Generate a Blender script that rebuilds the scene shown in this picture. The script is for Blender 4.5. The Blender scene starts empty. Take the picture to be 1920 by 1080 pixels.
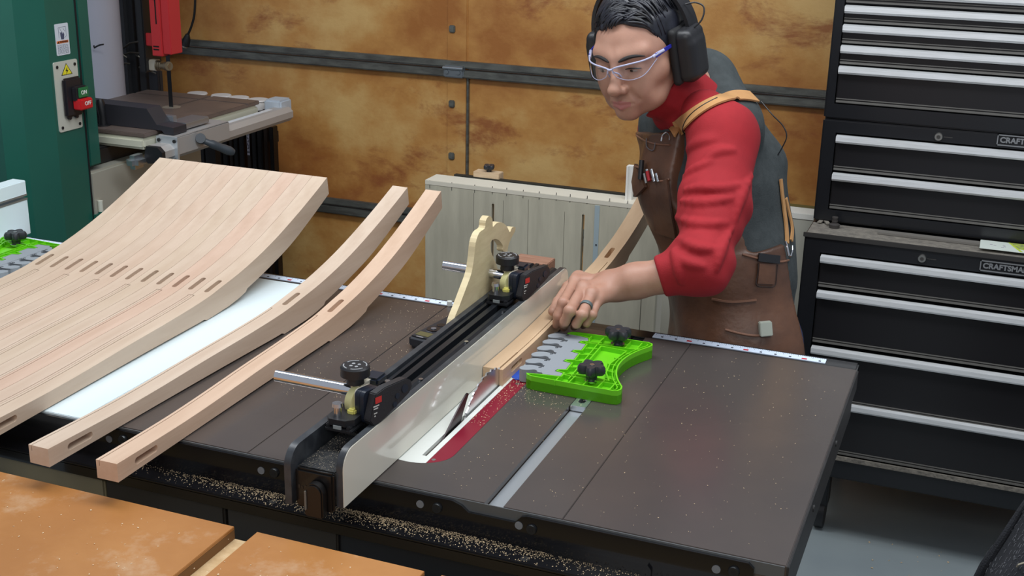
import bpy, bmesh, math, random
import numpy as np
from mathutils import Vector, Matrix
from mathutils.geometry import tessellate_polygon
random.seed(7)
RNG = np.random.default_rng(7)
scene = bpy.context.scene
# ------------------------------------------------------------------ camera
F_PX = 2357.2
CAM = np.array([0.16499, -1.37228, 1.67028])
ROT = np.array([[0.93010166, -0.13548876, 0.34139963],
                [0.36671674, 0.29008566, -0.88395087],
                [0.02073027, 0.94736113, 0.31949515]])
_U, _S, _V = np.linalg.svd(ROT)
ROT = _U @ _V
cd = bpy.data.cameras.new('camera')
cam = bpy.data.objects.new('camera', cd)
scene.collection.objects.link(cam)
m = Matrix(ROT.tolist()).to_4x4()
m.translation = Vector(CAM)
cam.matrix_world = m
cd.sensor_width = 36.0
cd.lens = F_PX / 1920 * 36.0
cd.clip_start = 0.02
cd.clip_end = 60
scene.camera = cam
# ------------------------------------------------------------------ light
scene.view_settings.view_transform = 'Standard'
scene.view_settings.look = 'None'
scene.view_settings.exposure = 0.0
scene.view_settings.gamma = 1.0
scene.view_settings.use_curve_mapping = False
world = bpy.data.worlds.new('world'); scene.world = world
world.use_nodes = True
bgn = world.node_tree.nodes['Background']
bgn.inputs[0].default_value = (0.80, 0.87, 1.0, 1)
bgn.inputs[1].default_value = 0.42

def area(name, loc, target, sx, sy, power, col=(1, 1, 1)):
    ld = bpy.data.lights.new(name, 'AREA'); ld.shape = 'RECTANGLE'
    ld.size = sx; ld.size_y = sy; ld.energy = power; ld.color = col
    o = bpy.data.objects.new(name, ld); scene.collection.objects.link(o)
    o.location = loc
    o.rotation_euler = (Vector(target) - Vector(loc)).to_track_quat('-Z', 'Y').to_euler()
    return o
area('ceiling_light_bank', (-0.9, 0.5, 2.75), (-0.9, 0.5, 0), 2.6, 0.5, 44, (0.93, 0.97, 1))
area('ceiling_light_bank', (0.7, 0.9, 2.75), (0.7, 0.9, 0), 1.4, 0.5, 14, (0.93, 0.97, 1))
area('ceiling_light_bank', (0.3, -2.2, 2.6), (0.1, 1.5, 0.6), 2.6, 0.8, 24, (1.0, 0.98, 0.95))

# ------------------------------------------------------------------ pixel helpers (frame 1920x1080)
def ray(p): return ROT @ np.array([(p[0]-960)/F_PX, -(p[1]-540)/F_PX, -1.0])
def _at(p, ax, v):
    r = ray(p); t = (v-CAM[ax])/r[ax]; return CAM + t*r
def at_x(p, v): return _at(p, 0, v)
def at_y(p, v): return _at(p, 1, v)
def at_z(p, v): return _at(p, 2, v)
def at_d(p, t): return CAM + t*ray(p)
def camdir(v):
    w = ROT @ np.array(v, float); return w/np.linalg.norm(w)

# ------------------------------------------------------------------ materials
def lin(c):
    return tuple(((x/255)/12.92 if x/255 <= 0.04045 else ((x/255+0.055)/1.055)**2.4) for x in c) + (1.0,)
MATS = {}
def mat(name, c1, rough=0.5, metal=0.0, c2=None, scale=20.0, stretch=(1, 1, 1), lo=0.35, hi=0.65,
        bump=0.0, bscale=60.0, coat=0.0, sss=0.0, spec=0.5, tint=False, detail=4.0, rvar=0.0):
    if name in MATS: return MATS[name]
    mt = bpy.data.materials.new(name); mt.use_nodes = True
    nt = mt.node_tree; b = nt.nodes['Principled BSDF']; N = nt.nodes.new; L = nt.links.new
    b.inputs['Base Color'].default_value = lin(c1)
    b.inputs['Roughness'].default_value = rough
    b.inputs['Metallic'].default_value = metal
    b.inputs['Specular IOR Level'].default_value = spec
    b.inputs['Coat Weight'].default_value = coat
    if sss:
        b.inputs['Subsurface Weight'].default_value = sss
        b.inputs['Subsurface Radius'].default_value = (0.012, 0.005, 0.003)
        b.inputs['Subsurface Scale'].default_value = 0.6
    tc = N('ShaderNodeTexCoord'); mp = N('ShaderNodeMapping')
    mp.inputs['Scale'].default_value = stretch
    L(tc.outputs['Object'], mp.inputs['Vector'])
    src = None
    if c2 is not None:
        nz = N('ShaderNodeTexNoise'); nz.inputs['Scale'].default_value = scale
        nz.inputs['Detail'].default_value = detail; nz.inputs['Roughness'].default_value = 0.6
        L(mp.outputs[0], nz.inputs['Vector'])
        rp = N('ShaderNodeValToRGB')
        rp.color_ramp.elements[0].position = lo; rp.color_ramp.elements[0].color = lin(c1)
        rp.color_ramp.elements[1].position = hi; rp.color_ramp.elements[1].color = lin(c2)
        L(nz.outputs['Fac'], rp.inputs[0]); src = rp.outputs[0]
        if rvar:
            mr = N('ShaderNodeMapRange'); mr.inputs['To Min'].default_value = rough-rvar
            mr.inputs['To Max'].default_value = rough+rvar
            L(nz.outputs['Fac'], mr.inputs[0]); L(mr.outputs[0], b.inputs['Roughness'])
    if tint:
        oi = N('ShaderNodeObjectInfo'); mx = N('ShaderNodeMix'); mx.data_type = 'RGBA'; mx.blend_type = 'MULTIPLY'
        mx.inputs[0].default_value = 1.0
        if src is not None: L(src, mx.inputs[6])
        else: mx.inputs[6].default_value = lin(c1)
        L(oi.outputs['Color'], mx.inputs[7]); src = mx.outputs[2]
    if src is not None: L(src, b.inputs['Base Color'])
    if bump:
        nb = N('ShaderNodeTexNoise'); nb.inputs['Scale'].default_value = bscale; nb.inputs['Detail'].default_value = 3
        L(mp.outputs[0], nb.inputs['Vector'])
        bp = N('ShaderNodeBump'); bp.inputs['Strength'].default_value = bump; bp.inputs['Distance'].default_value = 0.01
        L(nb.outputs['Fac'], bp.inputs['Height']); L(bp.outputs[0], b.inputs['Normal'])
    MATS[name] = mt; return mt

def door_material():
    mt = bpy.data.materials.new('rust_stained_insulation'); mt.use_nodes = True
    nt = mt.node_tree; b = nt.nodes['Principled BSDF']; N = nt.nodes.new; L = nt.links.new
    tc = N('ShaderNodeTexCoord'); mp = N('ShaderNodeMapping'); mp.inputs['Scale'].default_value = (1, 1, 1.25)
    L(tc.outputs['Object'], mp.inputs[0])
    n1 = N('ShaderNodeTexNoise'); n1.inputs['Scale'].default_value = 2.6; n1.inputs['Detail'].default_value = 7
    n1.inputs['Roughness'].default_value = 0.62; n1.inputs['Distortion'].default_value = 0.0
    L(mp.outputs[0], n1.inputs['Vector'])
    r1 = N('ShaderNodeValToRGB'); e = r1.color_ramp.elements
    e[0].position = 0.36; e[0].color = lin((168, 108, 54)); e[1].position = 0.65; e[1].color = lin((216, 176, 112))
    k = e.new(0.5); k.color = lin((196, 142, 78))
    L(n1.outputs['Fac'], r1.inputs[0])
    mp2 = N('ShaderNodeMapping'); mp2.inputs['Scale'].default_value = (1.0, 1, 1.9); mp2.inputs['Location'].default_value = (3.1, 0, 1.7)
    L(tc.outputs['Object'], mp2.inputs[0])
    n2 = N('ShaderNodeTexNoise'); n2.inputs['Scale'].default_value = 3.4; n2.inputs['Detail'].default_value = 9
    n2.inputs['Roughness'].default_value = 0.68; n2.inputs['Distortion'].default_value = 0.25
    L(mp2.outputs[0], n2.inputs['Vector'])
    r2 = N('ShaderNodeValToRGB'); e = r2.color_ramp.elements
    e[0].position = 0.565; e[0].color = (0, 0, 0, 1); e[1].position = 0.68; e[1].color = (0.85, 0.85, 0.85, 1)
    L(n2.outputs['Fac'], r2.inputs[0])
    mx = N('ShaderNodeMix'); mx.data_type = 'RGBA'; L(r2.outputs[0], mx.inputs[0]); L(r1.outputs[0], mx.inputs[6])
    mx.inputs[7].default_value = lin((150, 86, 48)); L(mx.outputs[2], b.inputs['Base Color'])
    b.inputs['Roughness'].default_value = 0.42
    bp = N('ShaderNodeBump'); bp.inputs['Strength'].default_value = 0.5; bp.inputs['Distance'].default_value = 0.012
    L(n1.outputs['Fac'], bp.inputs['Height']); L(bp.outputs[0], b.inputs['Normal'])
    return mt

# ------------------------------------------------------------------ mesh helpers
def box(bm, x0, x1, y0, y1, z0, z1, bev=0.0, seg=2):
    g = bmesh.new()
    bmesh.ops.create_cube(g, size=1)
    for v in g.verts:
        v.co = Vector((x0+(v.co.x+.5)*(x1-x0), y0+(v.co.y+.5)*(y1-y0), z0+(v.co.z+.5)*(z1-z0)))
    if bev > 0:
        bev = min(bev, 0.49*min(abs(x1-x0), abs(y1-y0), abs(z1-z0)))
        bmesh.ops.bevel(g, geom=g.edges[:], offset=bev, segments=seg, affect='EDGES', clamp_overlap=True)
    merge(bm, g)
def merge(bm, g, M=None):
    if M is not None: bmesh.ops.transform(g, matrix=M, verts=g.verts)
    t = bpy.data.meshes.new('t'); g.to_mesh(t); bm.from_mesh(t); bpy.data.meshes.remove(t); g.free()
def cone(bm, a, b, ra, rb=None, n=24, cap=True):
    rb = ra if rb is None else rb
    a = Vector(a); b = Vector(b); d = (b-a); L = d.length
    g = bmesh.new()
    bmesh.ops.create_cone(g, cap_ends=cap, segments=n, radius1=ra, radius2=rb, depth=L)
    M = Matrix.Translation((a+b)/2) @ d.to_track_quat('Z', 'Y').to_matrix().to_4x4()
    merge(bm, g, M)
def ball(bm, c, r, u=20, v=12):
    g = bmesh.new(); bmesh.ops.create_uvsphere(g, u_segments=u, v_segments=v, radius=1)
    r = (r, r, r) if not hasattr(r, '__len__') else r
    merge(bm, g, Matrix.Translation(Vector(c)) @ Matrix.Diagonal((r[0], r[1], r[2], 1)))
def prism(bm, pts, ax, a, b):
    """closed outline pts (2-D) in the plane normal to axis ax (0,1,2), extruded from a to b"""
    def P(p, v):
        if ax == 0: return Vector((v, p[0], p[1]))
        if ax == 1: return Vector((p[0], v, p[1]))
        return Vector((p[0], p[1], v))
    g = bmesh.new()
    A = [g.verts.new(P(p, a)) for p in pts]; B = [g.verts.new(P(p, b)) for p in pts]
    n = len(pts)
    if n > 4:
        for t in tessellate_polygon([[Vector((p[0], p[1], 0)) for p in pts]]):
            try: g.faces.new([A[i] for i in t]); g.faces.new([B[i] for i in t][::-1])
            except ValueError: pass
    else: g.faces.new(A); g.faces.new(B[::-1])
    for i in range(n): g.faces.new((A[i], B[i], B[(i+1) % n], A[(i+1) % n]))
    bmesh.ops.recalc_face_normals(g, faces=g.faces[:])
    merge(bm, g)
def tube(bm, pts, r, n=10, cap=True):
    pts = [Vector(p) for p in pts]; R = r if hasattr(r, '__len__') else [r]*len(pts)
    g = bmesh.new(); rings = []; up = None
    for i, p in enumerate(pts):
        d = (pts[min(i+1, len(pts)-1)]-pts[max(i-1, 0)]).normalized()
        if up is None:
            up = d.orthogonal().normalized()
        up = (up - d*up.dot(d)).normalized(); s = d.cross(up)
        rings.append([g.verts.new(p + (up*math.cos(2*math.pi*k/n)+s*math.sin(2*math.pi*k/n))*R[i]) for k in range(n)])
    for a, b in zip(rings, rings[1:]):
        for k in range(n): g.faces.new((a[k], a[(k+1) % n], b[(k+1) % n], b[k]))
    if cap: g.faces.new(rings[0][::-1]); g.faces.new(rings[-1])
    bmesh.ops.recalc_face_normals(g, faces=g.faces[:])
    merge(bm, g)
def smooth_pts(pts, n=8):
    """Catmull-Rom through pts"""
    P = [np.array(p, float) for p in pts]; P = [2*P[0]-P[1]] + P + [2*P[-1]-P[-2]]; out = []
    for i in range(1, len(P)-2):
        for k in range(n):
            t = k/n
            out.append(0.5*((2*P[i])+(-P[i-1]+P[i+1])*t+(2*P[i-1]-5*P[i]+4*P[i+1]-P[i+2])*t*t+(-P[i-1]+3*P[i]-3*P[i+1]+P[i+2])*t**3))
    out.append(P[-2]); return out
def ribbon(bm, pts, nrm, w, th, off=0.0):
    """flat strap following pts; nrm = outward normals; w width(s), th thickness"""
    g = bmesh.new(); rows = []; n = len(pts)
    W = w if hasattr(w, '__len__') else [w]*n
    for i in range(n):
        p = Vector(pts[i]); d = (Vector(pts[min(i+1, n-1)])-Vector(pts[max(i-1, 0)])).normalized()
        N = Vector(nrm[i]); N = (N - d*N.dot(d)).normalized(); s = d.cross(N)
        a = p + N*off
        rows.append([g.verts.new(a+s*W[i]/2), g.verts.new(a-s*W[i]/2), g.verts.new(a-s*W[i]/2+N*th), g.verts.new(a+s*W[i]/2+N*th)])
    for a, b in zip(rows, rows[1:]):
        for k in range(4): g.faces.new((a[k], a[(k+1) % 4], b[(k+1) % 4], b[k]))
    g.faces.new(rows[0][::-1]); g.faces.new(rows[-1])
    bmesh.ops.recalc_face_normals(g, faces=g.faces[:])
    merge(bm, g)
ORG = {}
def new(): return bmesh.new()
def link(o): scene.collection.objects.link(o); return o
def thing(name, label, cat, loc=(0, 0, 0), group=None, rz=0.0):
    o = link(bpy.data.objects.new(name, None)); o.location = loc; o.rotation_euler = (0, 0, rz)
    o.empty_display_size = 0.05
    o['label'] = label; o['category'] = cat
    if group: o['group'] = group
    ORG[o.name] = Vector(loc); return o
def setp(o, label=None, cat=None, group=None, kind=None):
    if label: o['label'] = label
    if cat: o['category'] = cat
    if group: o['group'] = group
    if kind: o['kind'] = kind
    return o
def obj(name, bm, material, parent=None, smooth=False, local=False, mod=None, origin=None, angle=0.6):
    me = bpy.data.meshes.new(name)
    if parent is not None: org = ORG[parent.name]
    else: org = Vector(origin) if origin is not None else Vector((0, 0, 0))
    if not local and org.length > 0: bmesh.ops.translate(bm, verts=bm.verts, vec=-org)
    bm.normal_update(); bm.to_mesh(me); bm.free()
    me.materials.append(material)
    o = link(bpy.data.objects.new(name, me))
    if parent is not None: o.parent = parent; ORG[o.name] = org
    else: o.location = org; ORG[o.name] = org
    if smooth: shade(me, angle)
    return o
def shade(me, angle=0.6):
    for p in me.polygons: p.use_smooth = True
    if angle is not None and angle < 3:
        b = bmesh.new(); b.from_mesh(me)
        for e in b.edges:
            if len(e.link_faces) == 2 and e.calc_face_angle(0) > angle: e.smooth = False
        b.to_mesh(me); b.free()
def cut(bm, cutters, op='DIFFERENCE'):
    """boolean the bmesh with a list of bmeshes; returns a new bmesh"""
    me = bpy.data.meshes.new('c'); bm.to_mesh(me); bm.free()
    o = link(bpy.data.objects.new('c', me)); tmp = []
    for c in cutters:
        mc = bpy.data.meshes.new('k'); c.to_mesh(mc); c.free()
        k = link(bpy.data.objects.new('k', mc)); tmp.append(k)
        md = o.modifiers.new('b', 'BOOLEAN'); md.operation = op; md.solver = 'EXACT'; md.object = k
    dg = bpy.context.evaluated_depsgraph_get(); ev = o.evaluated_get(dg)
    em = ev.to_mesh(); out = bmesh.new(); vv = [out.verts.new(v.co) for v in em.vertices]
    for p in em.polygons:
        try: out.faces.new([vv[i] for i in p.vertices])
        except ValueError: pass
    ev.to_mesh_clear()
    for k in tmp + [o]:
        d = k.data; bpy.data.objects.remove(k); bpy.data.meshes.remove(d)
    return out
def text_bm(s, size, extrude=0.0004, align='CENTER', font_sp=1.0, bold=0.0):
    cu = bpy.data.curves.new('t', 'FONT'); cu.body = s; cu.size = size; cu.extrude = extrude
    cu.align_x = align; cu.align_y = 'CENTER'; cu.space_character = font_sp; cu.offset = bold
    o = link(bpy.data.objects.new('t', cu)); dg = bpy.context.evaluated_depsgraph_get()
    ev = o.evaluated_get(dg); b = bmesh.new(); b.from_mesh(ev.to_mesh()); ev.to_mesh_clear()
    bpy.data.objects.remove(o); bpy.data.curves.remove(cu); return b
def frame(o, xdir, ydir):
    X = Vector(xdir).normalized(); Y = Vector(ydir); Y = (Y-X*Y.dot(X)).normalized(); Z = X.cross(Y)
    M = Matrix((X, Y, Z)).transposed().to_4x4(); M.translation = Vector(o); return M
def star_knob(parent, c, r, h, mt, name='knob', lobes=5, ph=0.3):
    """lobed hand knob: hub, lobes and metal insert"""
    c = Vector(c); b = new(); pts = []
    for i in range(80):
        a = 2*math.pi*i/80; rr = r*(0.60+0.40*(math.cos(lobes*(a+ph))*0.5+0.5)**0.55)
        pts.append((c.x+rr*math.cos(a), c.y+rr*math.sin(a)))
    cen = (c.x, c.y)
    ins = [(cen[0]+(p[0]-cen[0])*0.88, cen[1]+(p[1]-cen[1])*0.88) for p in pts]
    g = bmesh.new(); L = []
    for ring, z in ((ins, c.z+h*0.45), (pts, c.z+h*0.58), (pts, c.z+h*0.85), (ins, c.z+h)):
        L.append([g.verts.new((p[0], p[1], z)) for p in ring])
    n = len(pts)
    for a, bb in zip(L, L[1:]):
        for i in range(n): g.faces.new((a[i], a[(i+1) % n], bb[(i+1) % n], bb[i]))
    for ringv, z, fl in ((L[0], c.z+h*0.45, True), (L[-1], c.z+h*0.93, False)):
        m0 = g.verts.new((c.x, c.y, z))
        for i in range(n):
            f = (ringv[i], ringv[(i+1) % n], m0)
            g.faces.new(f[::-1] if fl else f)
    bmesh.ops.recalc_face_normals(g, faces=g.faces[:]); merge(b, g)
    cone(b, c, c+Vector((0, 0, h*0.5)), r*0.36, r*0.42)
    k = obj(name, b, mt, parent, smooth=True)
    b = new(); cone(b, c+Vector((0, 0, h*0.86)), c+Vector((0, 0, h*0.985)), r*0.17)
    s = obj('stud', b, MATS['steel'], k, smooth=True)
    b = new(); cone(b, c-Vector((0, 0, 0.001)), c+Vector((0, 0, 0.0015)), r*0.52)
    obj('washer', b, MATS['steel'], k, smooth=True)
    return k

# material library
mat('steel', (205, 207, 210), 0.22, 1.0)
mat('brushed_aluminium', (214, 218, 222), 0.38, 1.0, c2=(196, 200, 204), scale=8, stretch=(1, 1, 60))
mat('black_plastic', (27, 28, 31), 0.42, bump=0.05, bscale=500)
mat('black_paint', (18, 18, 21), 0.16, coat=0.3)
mat('black_anodised', (34, 38, 43), 0.34, 0.4)
mat('cream_laminate', (214, 210, 196), 0.15, coat=0.4)
mat('white_melamine', (222, 236, 240), 0.22)
mat('castiron', (104, 96, 92), 0.23, 0.5, c2=(96, 90, 88), scale=5, rvar=0.04, detail=3)
mat('castiron_side', (70, 69, 69), 0.42, 0.5, c2=(60, 60, 60), scale=30)
mat('dust', (196, 176, 146), 0.9)
# ================================================================== SETTING
def struct(name, bm, m, parent=None):
    o = obj(name, bm, m, parent)
    if parent is None: o['kind'] = 'structure'
    return o
b = new(); box(b, -4.4, 2.6, -3.2, 3.0, -0.05, 0.0)
struct('floor', b, mat('painted_concrete', (152, 162, 164), 0.3, c2=(142, 152, 156), scale=3, bump=0.05, bscale=30))
b = new(); box(b, -4.45, -4.4, -3.2, 3.0, 0, 2.9)
struct('wall_left', b, mat('white_wall', (196, 198, 204), 0.8))
b = new(); box(b, -4.4, -2.95, 2.70, 2.76, 0, 2.9); box(b, 1.9, 2.6, 2.70, 2.76, 0, 2.9); box(b, -2.95, 1.9, 2.70, 2.76, 2.2, 2.9)
struct('wall_back', b, MATS['white_wall'])
# sectional garage door
DY = 2.5
doorm = door_material()
galv = mat('galvanised_steel', (120, 122, 116), 0.5, 0.5, c2=(92, 92, 88), scale=14, stretch=(1, 1, 4))
b = new()
z = -0.04
for i in range(4):
    box(b, -2.95, 1.9, DY, DY+0.045, max(z, 0.0), z+0.525, 0.006); z += 0.5305
gd = struct('door_1', b, doorm)
for zc in (0.49, 1.018, 1.548, 2.08):
    b = new()
    box(b, -2.95, 1.9, DY-0.020, DY+0.002, zc+0.0035, zc+0.026, 0.004)
    box(b, -2.95, 1.9, DY-0.028, DY+0.002, zc-0.027, zc-0.0025, 0.004)
    r = obj('section_rail', b, galv, gd)
# hinges and centre stile
sx = at_y((862, 130), DY)[0]
b = new(); box(b, sx-0.045, sx+0.03, DY-0.006, DY+0.01, 0.0, 2.1, 0.004)
obj('centre_stile', b, doorm, gd)
b = new(); box(b, sx+0.030, sx+0.037, DY-0.012, DY+0.01, 0.0, 1.0, 0.002)
obj('stile_flange', b, galv, gd)
for zc in (0.49, 1.018):
    b = new(); box(b, sx-0.045, sx+0.028, DY-0.036, DY-0.015, zc-0.027, zc+0.012, 0.004)
    for dx in (-0.03, 0.012): cone(b, (sx+dx, DY-0.034, zc-0.008), (sx+dx, DY-0.042, zc-0.008), 0.007, n=6)
    cone(b, (sx-0.045, DY-0.036, zc+0.004), (sx+0.028, DY-0.036, zc+0.004), 0.006)
    obj('hinge', b, mat('zinc', (150, 158, 164), 0.4, 0.8), gd)
for dz in (0.13, 0.33, -0.12, -0.30, -0.47):
    b = new(); box(b, sx-0.035, sx-0.014, DY-0.014, DY+0.0, 1.018+dz-0.012, 1.018+dz+0.012, 0.003)
    obj('stile_clip', b, galv, gd)

# ================================================================== TABLE SAW
T = 0.87
saw = thing('table_saw', 'cabinet table saw with a brown-grey cast iron top, black rails and a running blade', 'table saw', (-0.5, 0.35, 0))
def cyl_cut(c, axis, r, L):
    g = bmesh.new(); a = Vector(c); d = Vector(axis).normalized()*L/2; cone(g, a-d, a+d, r); return g
# main top + wings
g = new(); box(g, -0.762, -0.2885, 0.0, 0.686, T-0.040, T, 0.0008)
c1 = new(); box(c1, -0.3975, -0.3705, -0.02, 0.72, T-0.010, T+0.01)
c3 = new(); box(c3, -0.4005, -0.3675, -0.02, 0.72, T-0.0105, T-0.0075)
c2 = new()
ins = []
cx, hw, y0, y1 = -0.5455, 0.0545, 0.068, 0.56
for i in range(25):
    a = math.pi + math.pi*i/24; ins.append((cx+hw*math.cos(a), y0+0.045+0.045*math.sin(a)))
for i in range(25):
    a = math.pi*i/24; ins.append((cx+hw*math.cos(a), y1-0.045+0.045*math.sin(a)))
prism(c2, ins, 2, T-0.006, T+0.01)
g = cut(g, [c1, c3, c2])
top = obj('table_top', g, MATS['castiron'], saw)
for nm, x0, x1 in (('right', -0.2880, 0.0), ('left', -1.052, -0.7625)):
    b = new(); box(b, x0, x1, 0.0, 0.686, T-0.038, T, 0.0012)
    obj('wing', b, MATS['castiron'], saw)
# bright ground strips on the near edge of top and slot floor
b = new(); box(b, -0.3965, -0.3715, 0.0005, 0.6855, T-0.0102, T-0.0092)
obj('mitre_slot_floor', b, mat('ground_steel', (176, 182, 186), 0.35, 0.6), saw)
b = new(); box(b, -1.052, -0.002, -0.0015, 0.0, T-0.018, T-0.001)
obj('front_edge', b, mat('edge_iron', (112, 116, 118), 0.4, 0.6), saw)
# right wing side web
b = new(); box(b, 0.0, 0.003, 0.0, 0.686, T-0.036, T-0.001, 0.001); box(b, -0.01, 0.0, 0.02, 0.66, T-0.075, T-0.038)
for yy in (0.2, 0.42): cone(b, (0.002, yy, T-0.02), (0.005, yy, T-0.02), 0.005)
obj('wing_web', b, MATS['castiron_side'], saw)
# extension table
b = new(); box(b, -2.25, -1.0535, 0.0, 0.686, T-0.030, T-0.0005, 0.001)
obj('extension_table', b, MATS['white_melamine'], saw)
# throat plate: red anodised side and cream side
def inset(pts, d):
    return [(cx+(p[0]-cx)*(1-d/hw), (y0+y1)/2+(p[1]-(y0+y1)/2)*(1-d/0.25)) for p in pts]
pl = inset(ins, 0.0006)
xr = -0.5182
g = new(); prism(g, pl, 2, T-0.0058, T-0.0002); k = new(); box(k, xr, 0, 0, 1, 0, 2); g = cut(g, [k])
slot = new(); box(slot, -0.5335, -0.5265, 0.095, 0.48, T-0.02, T+0.01)
g = cut(g, [slot])
ins_o = obj('throat_plate', g, mat('cream_insert', (232, 236, 230), 0.2, coat=0.3), saw)
g = new(); prism(g, pl, 2, T-0.0058, T-0.0002); k = new(); box(k, -1, xr+0.0006, 0, 1, 0, 2); g = cut(g, [k])
b2 = obj('throat_plate_edge', g, mat('red_anodised', (150, 34, 56), 0.25, 0.35), saw)
b = new(); cone(b, (-0.503, 0.392, T-0.001), (-0.503, 0.392, T+0.0004), 0.004); cone(b, (-0.512, 0.088, T-0.001), (-0.512, 0.088, T+0.0003), 0.003)
obj('set_screw', b, MATS['steel'], b2)
b = new(); box(b, -0.548, -0.512, 0.09, 0.49, T-0.05, T-0.03)
obj('blade_housing', b, MATS['black_plastic'], saw)
# blade
bc = Vector((-0.530, 0.328, 0.791)); R = 0.119; g = bmesh.new(); ring = []
for i in range(40):
    a0 = 2*math.pi*i/40
    for da, rr in ((0, R), (0.045, R*1.002), (0.055, R*0.975), (0.12, R*0.988)):
        ring.append((bc.y+rr*math.cos(a0+da), bc.z+rr*math.sin(a0+da)))
b = new(); prism(b, ring, 0, bc.x-0.0012, bc.x+0.0012)
bl = obj('blade', b, mat('blade_steel', (226, 226, 228), 0.30, 1.0), saw)
b = new()
for i in range(40):
    a0 = 2*math.pi*i/40
    c = Vector((bc.x, bc.y+R*0.985*math.cos(a0+.02), bc.z+R*0.985*math.sin(a0+.02)))
    box(b, c.x-0.0015, c.x+0.0015, c.y-0.0014, c.y+0.0014, c.z-0.0014, c.z+0.0014)
obj('carbide_tip', b, mat('carbide', (130, 130, 134), 0.35, 0.9), bl)
# riving knife
kn = smooth_pts([(0.148, 0.862), (0.168, 0.872), (0.200, 0.888), (0.232, 0.902), (0.246, 0.9065), (0.252, 0.903)], 5)
kn = [tuple(p) for p in kn] + [(0.243, 0.894), (0.230, 0.880), (0.222, 0.866), (0.216, 0.855), (0.15, 0.85)]
b = new(); prism(b, kn, 0, -0.5312, -0.5290)
obj('riving_knife', b, mat('knife_steel', (58, 52, 54), 0.3, 0.85), saw)
# rear rail: angle iron
b = new()
prof = [(-1.99, 0.866), (-0.441, 0.8665), (-0.428, 0.862), (-0.418, 0.854), (-0.352, 0.854), (-0.343, 0.864), (-0.335, 0.8665), (-0.045, 0.8665), (-0.038, 0.860), (-0.038, 0.815), (-1.99, 0.815)]
prism(b, prof, 1, -0.006, -0.0016)
box(b, -1.99, -0.038, -0.044, -0.0016, 0.814, 0.820, 0.0015)
box(b, -1.99, -0.038, -0.044, -0.040, 0.800, 0.818, 0.0015)
prism(b, [(-0.30, 0.819), (-0.30, 0.836), (-0.17, 0.836), (-0.165, 0.83), (-0.165, 0.819)], 1, -0.010, -0.005)
rail = obj('rear_rail', b, MATS['black_paint'], saw)
for px in ((788, 945), (820, 952), (973, 985), (997, 992), (1343, 1067), (1376, 1071), (490, 882), (515, 886), (205, 823), (231, 824)):
    p = at_y(px, -0.006); ho = px in ((788, 945), (973, 985), (1343, 1067), (490, 882), (205, 823))
    b = new()
    if ho: cone(b, (p[0], -0.0058, p[2]), (p[0], -0.0072, p[2]), 0.0055); mm = mat('hole_grey', (120, 122, 124), 0.5)
    else:
        cone(b, (p[0], -0.006, p[2]), (p[0], -0.0095, p[2]), 0.0075, 0.0065); mm = mat('dark_bolt', (60, 62, 64), 0.35, 0.7)
    bo = obj('rail_bolt' if not ho else 'rail_hole', b, mm, rail, smooth=True)
    if not ho:
        b = new(); cone(b, (p[0], -0.0094, p[2]), (p[0], -0.0099, p[2]), 0.003, n=6); obj('hex_socket', b, MATS['black_plastic'], bo)
for px in ((512, 941), (738, 994), (984, 1048)):
    p = at_z(px, 0.820); b = new(); cone(b, (p[0], max(p[1], -0.034), 0.8196), (p[0], max(p[1], -0.034), 0.8204), 0.006); obj('rail_slot', b, mat('hole_black', (6, 6, 7), 0.8), rail)
# front rail with tape
b = new(); box(b, -2.25, 0.0, 0.6865, 0.7265, T-0.052, T-0.002, 0.003)
fr = obj('front_rail', b, MATS['black_paint'], saw)
for x0, x1 in ((-0.361, -0.0545), (-2.2, -0.64)):
    b = new(); box(b, x0, x1, 0.6965, 0.7165, T-0.0022, T-0.0008)
    tp = obj('measuring_tape', b, mat('tape_white', (214, 228, 246), 0.4), fr)
    b = new(); n = int((x1-x0)/0.00318); br = new()
    for i in range(n):
        xx = x0+0.004+i*0.00318; L = 0.0075 if i % 8 == 0 else (0.005 if i % 4 == 0 else 0.003)
        box(b, xx-0.0003, xx+0.0003, 0.7163-L, 0.7163, T-0.0009, T-0.0006)
        if i % 8 == 4: box(b, xx-0.002, xx+0.002, 0.700, 0.7045, T-0.0009, T-0.0006)
        if i % 32 == 20: box(br, xx-0.0055, xx+0.0035, 0.699, 0.705, T-0.0009, T-0.0005)
    obj('tick_marks', b, mat('ink', (40, 44, 56), 0.6), tp)
    obj('red_marks', br, mat('red_ink', (190, 50, 60), 0.6), tp)
# cabinet, motor side
b = new(); box(b, -0.78, -0.20, -0.030, 0.62, 0.0, 0.812, 0.004)
cab = obj('cabinet', b, mat('cabinet_black', (20, 20, 23), 0.3), saw)
b = new(); box(b, -0.777, -0.60, -0.036, -0.029, 0.05, 0.811, 0.002)
obj('cabinet_panel', b, mat('cabinet_brown', (44, 40, 35), 0.35), cab)
b = new(); box(b, -0.988, -0.782, -0.036, 0.012, 0.0, 0.812, 0.003)
obj('side_panel', b, mat('cabinet_brown2', (44, 40, 35), 0.4), saw)
for x in (-1.3, -2.2):
    b = new(); box(b, x-0.03, x+0.03, 0.05, 0.11, 0, T-0.032, 0.003); box(b, x-0.03, x+0.03, 0.6, 0.66, 0, T-0.055, 0.003)
    obj('leg', b, MATS['cabinet_black'], saw)
b = new(); box(b, -1.97, -0.990, -0.036, -0.005, 0.0, 0.812, 0.003)
obj('outfeed_cabinet', b, mat('olive_panel', (132, 124, 98), 0.45, c2=(120, 113, 92), scale=4), saw)

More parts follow.
